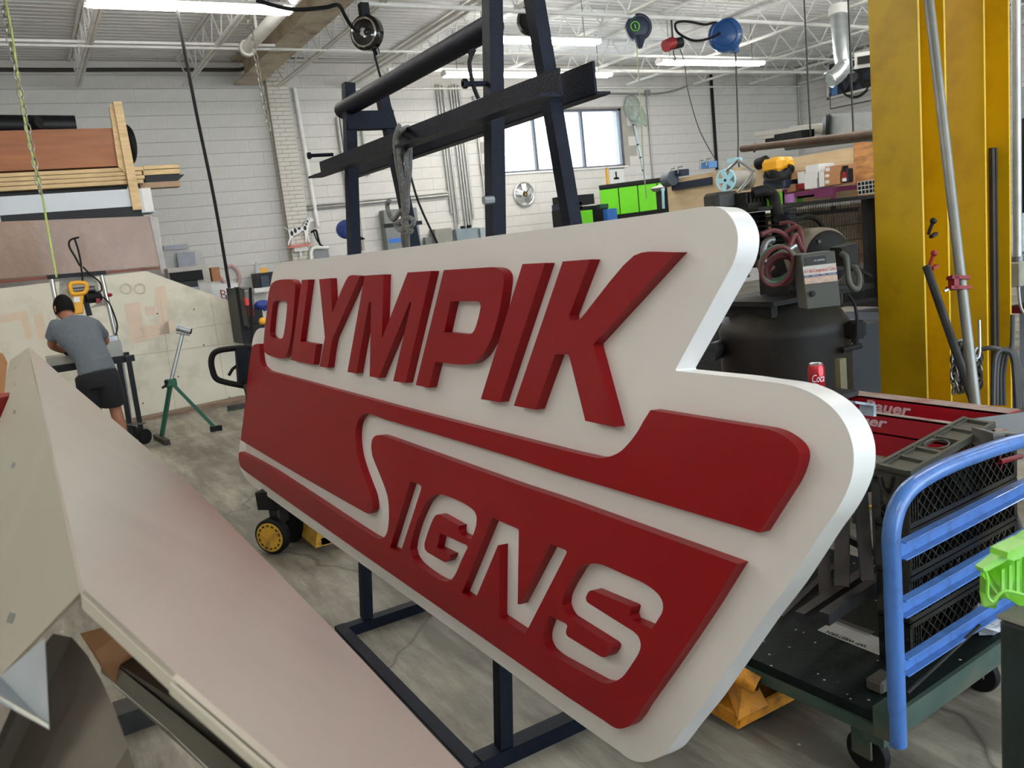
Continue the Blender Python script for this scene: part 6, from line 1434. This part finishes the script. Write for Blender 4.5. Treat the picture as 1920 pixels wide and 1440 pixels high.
# ---------------------------------------------------------------- roller stand
grst = mat('dark_green_stand', srgb(22,84,62), .4, var=.1)
t = thing('roller_stand', gz(310, 826, 0), 'green tripod roller stand with silver roller head on the floor', 'roller stand')
hd = gy(343, 622, 8.62); jt = gy(320, 718, 8.6)
part('inner_post', MB().cyl(hd, jt, .018, 10), galv, t)
part('roller', MB().cyl(gy(331,614,8.62), gy(357,621,8.6), .033, 14), galv, t); part('roller_end', MB().cyl(gy(357,621,8.6), gy(359,621.5,8.6), .028, 12), blackrub, t)
part('yoke', MB().bar(gy(330,624,8.62), gy(356,629,8.6), .05, .01), greymetal, t)
f1_ = gz(303, 820, .03); f2_ = gz(404, 803, .03)
part('leg', MB().bar(jt, f1_, .045, .03), grst, t); part('leg', MB().bar(jt+Vector((.02,0,-.02)), f2_, .04, .03), grst, t)
part('leg', MB().bar(gz(340,800,.03)*0+f2_.lerp(f1_, .0), f2_+Vector((.0,.0,.0))+Vector((.01,.01,.0)), .03, .02), grst, t)
part('knuckle', MB().obox(jt, (1,0,0), (0,1,0), (0,0,1), .11, .05, .08), grst, t, bevel=.01); part('clamp_knob', MB().cyl(gy(312,722,8.55), gy(305,727,8.5), .012, 8).ball(gy(312,716,8.55), .02, 8, 6), blackrub, t)
part('foot_bar', MB().bar(gz(292,818,.025), gz(314,830,.025), .05, .05), darksteel, t); part('foot_cap', MB().bar(f2_+Vector((-.05,0,0)), f2_+Vector((.06,0,-.005)), .055, .05), blackrub, t)
# ---------------------------------------------------------------- saw table and saw
YS = 8.75
t = thing('saw_stand', gz(250, 815, 0), 'black wheeled saw table in front of the man', 'saw table')
zt2_ = gy(250, 665, YS).z
xa_, xb2 = gy(85, 690, YS).x, gy(251, 665, YS).x
part('table_rail', MB().box(xa_, xb2, YS-.02, YS+.03, zt2_-.06, zt2_).box(xa_, xb2, YS+.42, YS+.47, zt2_-.06, zt2_), blackplas, t)
for (u0,v0,u1,v1,y) in ((222,672,243,800,YS),(240,668,263,800,YS-.05),(95,705,110,830,YS),(100,700,118,830,YS+.4)):
    a = gy(u0, v0, y); b = gy(u1, v1, y); b.z = .11
    part('leg', MB().bar(a, b, .045, .045, (0,1,0)), blackplas, t)
part('silver_leg', MB().cyl(gy(228,675,YS+.1), gy(246,795,YS+.1), .018, 8), galv, t)
for (u, v, y) in ((274,816,YS-.12),(252,810,YS+.1)):
    c = gz(u, v+16, 0); c.z = .075
    part('caster', MB().lathe([(.03,-.02),(.07,-.02),(.075,-.012),(.075,.012),(.07,.02),(.03,.02)], c, (.6,-.8,0), 20), blackrub, t)
    part('caster_fork', MB().bar(c+Vector((-.03,0,0)), c+Vector((-.05,0,.1)), .04, .03), blackplas, t)
part('foot_brace', MB().bar(gy(228,797,YS), gy(272,793,YS-.1), .05, .015), greymetal, t)
t = thing('cutting_machine', gy(150, 640, YS+.1), 'chop saw with yellow handle between two bright chrome columns', 'saw')
chr_ = mat('bright_chrome_column', srgb(215,215,210), .18, metal=.85)
YC2 = YS+.35
for (p, q) in (((97,523),(118,640)),((190,515),(218,636))): part('chrome_column', MB().cyl(gy(*p, YC2), gy(*q, YC2), .022, 14), chr_, t)
part('cross_head', MB().bar(gy(88,520,YC2), gy(198,511,YC2), .08, .04), blackplas, t)
part('back_plate', MB().prism([gy(u, v, YC2+.05) for u, v in ((112,524),(175,516),(184,530),(186,560),(198,578),(196,572),(110,556))], (0,.01,0)), mat('speckled_plate', srgb(176,172,160), .5, var=.2, scale=30), t)
part('lower_plate', MB().prism([gy(u, v, YC2+.04) for u, v in ((168,578),(196,560),(200,572),(170,578))], (0,.01,0)), mat('speckled_plate', (0,0,0)), t)
ys_ = YC2-.12
part('yellow_handle', MB().tube(smooth_path([gy(u, v, ys_) for u, v in ((134,548),(132,535),(136,531),(150,530),(161,532),(163,540),(158,549),(140,551))], 3, closed=True), .02, 10, closed=True), yv, t)
part('yellow_body', MB().prism([gy(u, v, ys_) for u, v in ((136,551),(158,550),(156,566),(157,588),(140,590),(139,566))], (0,.12,0)), yv, t, bevel=.01)
part('white_tag', MB().prism([gy(u, v, ys_-.003) for u, v in ((138,557),(149,556),(150,566),(139,567))], (0,-.002,0)), whitecard, t)
part('motor', MB().cyl(gy(156,560,ys_+.1), gy(185,556,ys_+.2), .055, 16), blackplas, t); part('black_arm', MB().bar(gy(158,555,ys_+.1), gy(168,592,ys_+.1), .05, .04, (0,1,0)), blackplas, t)
part('dust_tube', MB().cyl(gy(128,546,ys_+.15), gy(178,541,ys_+.15), .028, 12), greymetal, t)
part('red_knob', MB().ball(gy(205,553,YC2), (.03,.03,.02), 12, 6).box(gy(180,563,YC2).x, gy(188,563,YC2).x, YC2-.02, YC2, gy(180,569,YC2).z, gy(180,560,YC2).z), redm, t)
part('grey_base', MB().box(gy(198,650,YS).x, gy(229,650,YS).x, YS+.02, YS+.4, zt2_+.005, gy(212,640,YS).z).box(gy(86,670,YS).x, gy(180,670,YS).x, YS+.02, YS+.4, zt2_+.005, zt2_+.08), mat('saw_base_grey', srgb(150,148,140), .4, metal=.5), t)
part('fence_top', MB().box(gy(203,640,YS+.1).x, gy(222,640,YS+.1).x, YS+.1, YS+.3, gy(212,640,YS).z, gy(212,632,YS).z), galv, t)
part('power_cable', MB().tube(smooth_path([gy(152,500,ys_), gy(154,515,ys_), gy(155,530,ys_)], 3), .008, 6).tube(smooth_path([gy(155,500,YC2-.1), gy(170,515,YC2-.1), gy(186,528,YC2-.1), gy(191,543,YC2-.1), gy(182,549,YC2-.1)], 4), .008, 6).tube(smooth_path([gy(183,551,YC2-.1), gy(203,566,YC2-.1), gy(214,590,YC2-.1), gy(220,612,YC2-.1), gy(216,632,YC2-.1)], 4), .008, 6).tube(smooth_path([gy(148,445,ys_), gy(132,450,ys_), gy(130,462,ys_), gy(140,480,ys_), gy(152,500,ys_), gy(147,470,ys_), gy(140,448,ys_)], 4), .009, 6), blackrub, t)

# ---------------------------------------------------------------- THE MAN
skin = mat('tan_skin', srgb(150,98,72), .55, var=.05); shirt = mat('heather_grey_cotton', srgb(92,98,104), .85, var=.08, scale=30, bump=.25, bscale=12)
shorts = mat('black_cotton', srgb(16,17,22), .85, var=.2, scale=10); hairm = mat('black_hair', srgb(8,7,7), .7, spec=.15, var=.4, scale=60, bump=.6, bscale=80)
def skinned(name, joints, edges, m_, parent, sub=2, root=0):
    me = bpy.data.meshes.new(name); base = sum((Vector(j[0]) for j in joints), Vector())/len(joints)
    me.from_pydata([Vector(j[0])-base for j in joints], edges, []); o = bpy.data.objects.new(name, me); COL.objects.link(o)
    md = o.modifiers.new('s', 'SKIN'); md.use_smooth_shade = True
    for i, j in enumerate(joints):
        r_ = j[1]; me.skin_vertices[0].data[i].radius = (r_, r_) if not hasattr(r_, '__len__') else r_
        me.skin_vertices[0].data[i].use_root = (i == root)
    sb = o.modifiers.new('u', 'SUBSURF'); sb.levels = sub; sb.render_levels = sub
    dg_ = bpy.context.evaluated_depsgraph_get(); dg_.update()
    nm2 = bpy.data.meshes.new_from_object(o.evaluated_get(dg_)); o.modifiers.clear(); o.data = nm2; nm2.name = name
    nm2.materials.clear(); nm2.materials.append(m_); nm2.shade_smooth()
    for p in nm2.polygons: p.material_index = 0
    o.parent = parent; o.location = base-wloc(parent)
    return o
PM = thing('person', gz(212, 842, 0), 'man in grey T-shirt and black shorts bending over the saw with his back turned', 'person')
pel = gy(183, 697, 8.12); wai = gy(172, 668, 8.2); che = gy(148, 628, 8.34); nek = gy(131, 600, 8.46); hed = gy(120, 578, 8.56)
sL = gy(107, 613, 8.44); sR = gy(176, 614, 8.38); eL = gy(96, 648, 8.52); hL = gy(124, 660, 8.76); eR = gy(199, 640, 8.5); hR = gy(176, 652, 8.8)
thL = gy(163, 708, 8.14); thR = gy(200, 704, 8.1); kL = gy(178, 765, 8.2); kR = gy(216, 764, 8.12)
aL = Vector((kL.x+.03, kL.y-.06, .09)); aR = Vector((kR.x+.02, kR.y-.08, .09))
J = [(pel,(.11,.09)),(wai,(.10,.08)),(che,(.12,.08)),(nek,.052),(hed-Vector((0,0,.03)),.07),(sL,.06),(eL,.042),(eL.lerp(hL,.85),.030),(sR,.06),(eR,.042),(eR.lerp(hR,.85),.030),(thL,.085),(kL,.055),(kL.lerp(aL,.35),.056),(aL,.036),(aL+Vector((.02,.14,-.05)),.034),(thR,.085),(kR,.055),(kR.lerp(aR,.35),.056),(aR,.036),(aR+Vector((.02,.14,-.05)),.034)]
E_ = [(0,1),(1,2),(2,3),(3,4),(2,5),(5,6),(6,7),(2,8),(8,9),(9,10),(0,11),(11,12),(12,13),(13,14),(14,15),(0,16),(16,17),(17,18),(18,19),(19,20)]
skinned('body', J, E_, skin, PM)
# head with face turned down and left, ears, nose
def local(c, f, u, pts): pass
hf = Vector((-.35,.85,-.4)).normalized(); hu = Vector((0,.35,1)); hu = (hu-hf*hu.dot(hf)).normalized(); hs = hf.cross(hu)
hm = MB(); mseg, nseg = 12, 18
for i in range(mseg+1):
    th = PI*i/mseg
    for k in range(nseg):
        ph = 2*PI*k/nseg; x = math.sin(th)*math.cos(ph); y = math.sin(th)*math.sin(ph); z = math.cos(th)
        sx_ = .074*(1-.12*max(0,-z)); sy_ = .094; sz_ = .115
        jaw = 1-.25*max(0, -z-.2)
        hm.v.append(hed+hs*x*sx_*jaw+hf*(y*sy_*jaw+.01)+hu*z*sz_)
for i in range(mseg): hm.f += [(i*nseg+k, (i+1)*nseg+k, (i+1)*nseg+(k+1)%nseg, i*nseg+(k+1)%nseg) for k in range(nseg)]
hm.sm = True
hdm = part('head', hm, skin, PM)
for s_ in (-1, 1): part('ear', MB().ball(hed+hs*s_*.076-hf*.005-hu*.01, (.012,.02,.032), 10, 6), skin, PM)
part('nose', MB().lathe([(.018,0),(.012,.02),(.003,.035)], hed+hf*.09-hu*.02, hf-hu*.3, 10), skin, PM)
for s_ in (-1, 1): part('eye', MB().ball(hed+hf*.088+hs*s_*.03+hu*.01, .012, 8, 6), whitecard, PM)
part('mouth', MB().obox(hed+hf*.085-hu*.06, hs, hf, hu, .045, .012, .008), redm, PM)
hr_ = MB()
for i in range(9):
    th = PI*.66*i/8
    for k in range(nseg):
        ph = 2*PI*k/nseg; x = math.sin(th)*math.cos(ph); y = math.sin(th)*math.sin(ph); z = math.cos(th)
        back = 1.0 if y < .2 else .96
        lift = .0 if y < .35 else max(0, (th-PI*.38))*.06
        j = random.uniform(.985,1.02)
        hr_.v.append(hed+hs*x*.084*j+hf*(y*.103*back*j+.004)+hu*(z*.126*j+lift+.006))
for i in range(8): hr_.f += [(i*nseg+k, (i+1)*nseg+k, (i+1)*nseg+(k+1)%nseg, i*nseg+(k+1)%nseg) for k in range(nseg)]
hr_.f.append(tuple(range(nseg))[::-1]); hr_.sm = True
part('hair', hr_, hairm, PM)
def blob(name, mb, m_, parent, vox=.014):
    a, b = bb(mb); c = (a+b)/2
    me = mesh_from(mb, name, m_, c); o = bpy.data.objects.new(name, me); COL.objects.link(o)
    md = o.modifiers.new('r', 'REMESH'); md.mode = 'VOXEL'; md.voxel_size = vox; md.use_smooth_shade = True
    sm = o.modifiers.new('s', 'SMOOTH'); sm.factor = .6; sm.iterations = 5
    dg_ = bpy.context.evaluated_depsgraph_get(); dg_.update()
    n2_ = bpy.data.meshes.new_from_object(o.evaluated_get(dg_)); o.modifiers.clear(); o.data = n2_
    n2_.materials.clear(); n2_.materials.append(m_); n2_.shade_smooth()
    o.parent = parent; o.location = c-wloc(parent); return o
def loft(mb, rings, n=20):
    o = len(mb.v); mb.sm = True
    for c, a, b in rings: mb.v += [c+a*math.cos(2*PI*k/n)+b*math.sin(2*PI*k/n) for k in range(n)]
    for i in range(len(rings)-1): mb.f += [(o+i*n+k, o+i*n+(k+1)%n, o+(i+1)*n+(k+1)%n, o+(i+1)*n+k) for k in range(n)]
    mb.f.append(tuple(o+k for k in reversed(range(n)))); mb.f.append(tuple(o+(len(rings)-1)*n+k for k in range(n)))
def torso(mb, spec):
    s0 = (sR-sL).normalized()
    R_ = []
    for i, (c, w, d) in enumerate(spec):
        t_ = (spec[min(i+1,len(spec)-1)][0]-spec[max(i-1,0)][0]).normalized(); a = (s0-t_*s0.dot(t_)).normalized(); R_.append((c, a*w, t_.cross(a)*d))
    loft(mb, R_)
shm = MB()
torso(shm, [(pel-Vector((.0,.0,.03)),.158,.125),(pel.lerp(wai,.5),.15,.118),(wai,.145,.112),(wai.lerp(che,.5),.16,.12),(che,.188,.128),(che.lerp(nek,.45),.195,.118),(che.lerp(nek,.75),.15,.095),(nek,.075,.072)])
for S_, E3 in ((sL, eL), (sR, eR)):
    shm.tube([S_.lerp(che,.25), S_, S_.lerp(E3,.35), S_.lerp(E3,.68)], [.085,.082,.074,.072], 14)
blob('tshirt', shm, shirt, PM)
stm = MB()
torso(stm, [(pel+Vector((0,0,.02)),.15,.118),(pel-Vector((0,0,.06)),.17,.128),(pel-Vector((-.005,0,.13)),.165,.12)])
for T_, K_ in ((thL, kL), (thR, kR)): stm.tube([T_+Vector((0,0,.02)), T_.lerp(K_,.3), T_.lerp(K_,.65), T_.lerp(K_,.95)], [.098,.106,.102,.1], 16)
blob('shorts', stm, shorts, PM)
def hand(w, d, side, m_, nm):
    d = Vector(d).normalized(); up_ = Vector((0,0,1)); sd_ = d.cross(up_).normalized()
    J_ = [(w,.024),(w+d*.04,.028),(w+d*.075,.026)]; E2 = [(0,1),(1,2)]
    for i, (o_, L) in enumerate(((-.028,.065),(-.010,.075),(.010,.07),(.027,.055))):
        b = w+d*.08+sd_*o_; n0 = len(J_)
        J_ += [(b,.0095),(b+d*L*.5-up_*.012,.0085),(b+d*L*.8-up_*.04,.007)]; E2 += [(2,n0),(n0,n0+1),(n0+1,n0+2)]
    b = w+d*.03+sd_*side*.03; n0 = len(J_); J_ += [(b,.011),(b+d*.03+sd_*side*.022-up_*.02,.009)]; E2 += [(1,n0),(n0,n0+1)]
    skinned(nm, J_, E2, m_, PM, 1)
hand(eL.lerp(hL,.85), (hL-eL), 1, blackrub, 'left_glove'); hand(eR.lerp(hR,.85), (hR-eR), -1, skin, 'right_hand')
for a, nm in ((aL,'left'),(aR,'right')):
    part('shoe', MB().obox(a+Vector((.01,.06,-.045)), (1,0,0), (0,1,0), (0,0,1), .09, .27, .07), blackrub, PM, bevel=.02)
# ---------------------------------------------------------------- hand pallet truck in the middle distance
yj = mat('pallet_truck_yellow', srgb(206,158,46), .45, var=.1, dirt=srgb(80,60,40), dirt_amt=.6, dirt_scale=14)
wc = gz(517, 1036, .0); wc.z = .1
ax_ = Vector((-.75,-.66,0)).normalized()
t = thing('pallet_truck', (wc.x, wc.y, 0), 'yellow hand pallet truck with black loop handle half hidden behind the sign', 'pallet truck')
for k, off in enumerate((0, .17)):
    c = wc-ax_*off
    part('steer_wheel', MB().lathe([(.06,-.03),(.092,-.03),(.1,-.022),(.1,.022),(.092,.03),(.06,.03)], c, ax_, 28), blackrub, t)
    if k == 0:
        part('wheel_disc', MB().cyl(c+ax_*.024, c+ax_*.034, .082, 24).cyl(c+ax_*.034, c+ax_*.046, .02, 12), yj, t)
        u_ = Vector((0,0,1)); w_ = ax_.cross(u_)
        for j in range(14):
            th = 2*PI*j/14; q_ = c+ax_*.0345+(u_*math.cos(th)+w_*math.sin(th))*.066
            part('wheel_slot', MB().obox(q_, (u_*-math.sin(th)+w_*math.cos(th)), (u_*math.cos(th)+w_*math.sin(th)), ax_, .016, .008, .002), blackrub, t)
base = wc-ax_*.085
part('steer_fork', MB().obox(base+Vector((0,0,.09)), ax_, ax_.cross(Vector((0,0,1))), (0,0,1), .1, .07, .1), darksteel, t, bevel=.01)
part('pump_body', MB().cyl(base+Vector((0,0,.14)), base+Vector((0,0,.24)), .055, 16).obox(base+Vector((-.02,0,.2)), ax_, ax_.cross(Vector((0,0,1))), (0,0,1), .16, .1, .1), blackplas, t)
part('frame_head', MB().obox(base+Vector((.1,-.02,.17)), (1,0,0), (0,1,0), (0,0,1), .12, .3, .05), yj, t, bevel=.006)
part('fork_arm', MB().box(base.x+.13, base.x+1.2, base.y-.28, base.y-.13, .04, .09), yj, t, bevel=.006); part('fork_arm', MB().box(base.x+.13, base.x+1.2, base.y+.1, base.y+.25, .04, .09), yj, t, bevel=.006)
part('fork_heel', MB().prism([(base.x+.1,base.y-.28,.04),(base.x+.22,base.y-.28,.04),(base.x+.22,base.y-.28,.12),(base.x+.14,base.y-.28,.2)], (0,.53,0)), yj, t)
dH = gd(455, 660, 4.9); 
hp0 = base+Vector((0,0,.24))
def h5(u, v): return gd(u, v, 4.75)
part('tiller_post', MB().bar(gd(462,720,4.7), gd(457,655,4.75), .09, .05, (0,1,0)), navy, t); part('tiller_tube', MB().tube([hp0, gd(462,720,4.7)], .022, 10), darksteel, t)
part('loop_handle', MB().tube(smooth_path([h5(474,650), h5(440,653), h5(412,657), h5(400,664), h5(396,678), h5(399,696), h5(406,710), h5(424,717), h5(460,724)], 5), .017, 12), blackrub, t)
part('lever', MB().tube([h5(449,682), h5(436,692), h5(429,704)], .009, 8), blackplas, t)
# left edge bits
many([('cardboard_edge', quad([(-20,650),(6,664),(14,680),(8,738),(-20,752)], 4.9, (0,.02,0)), cardb, 'brown cardboard corner at the extreme left edge', 'cardboard', None),
 ('red_bucket', MB().lathe([(.10,0),(.13,.25)], gd(-12,800,4.2)-Vector((0,0,.1)), n=20), redm, 'red bucket at the extreme left edge', 'bucket', None)])
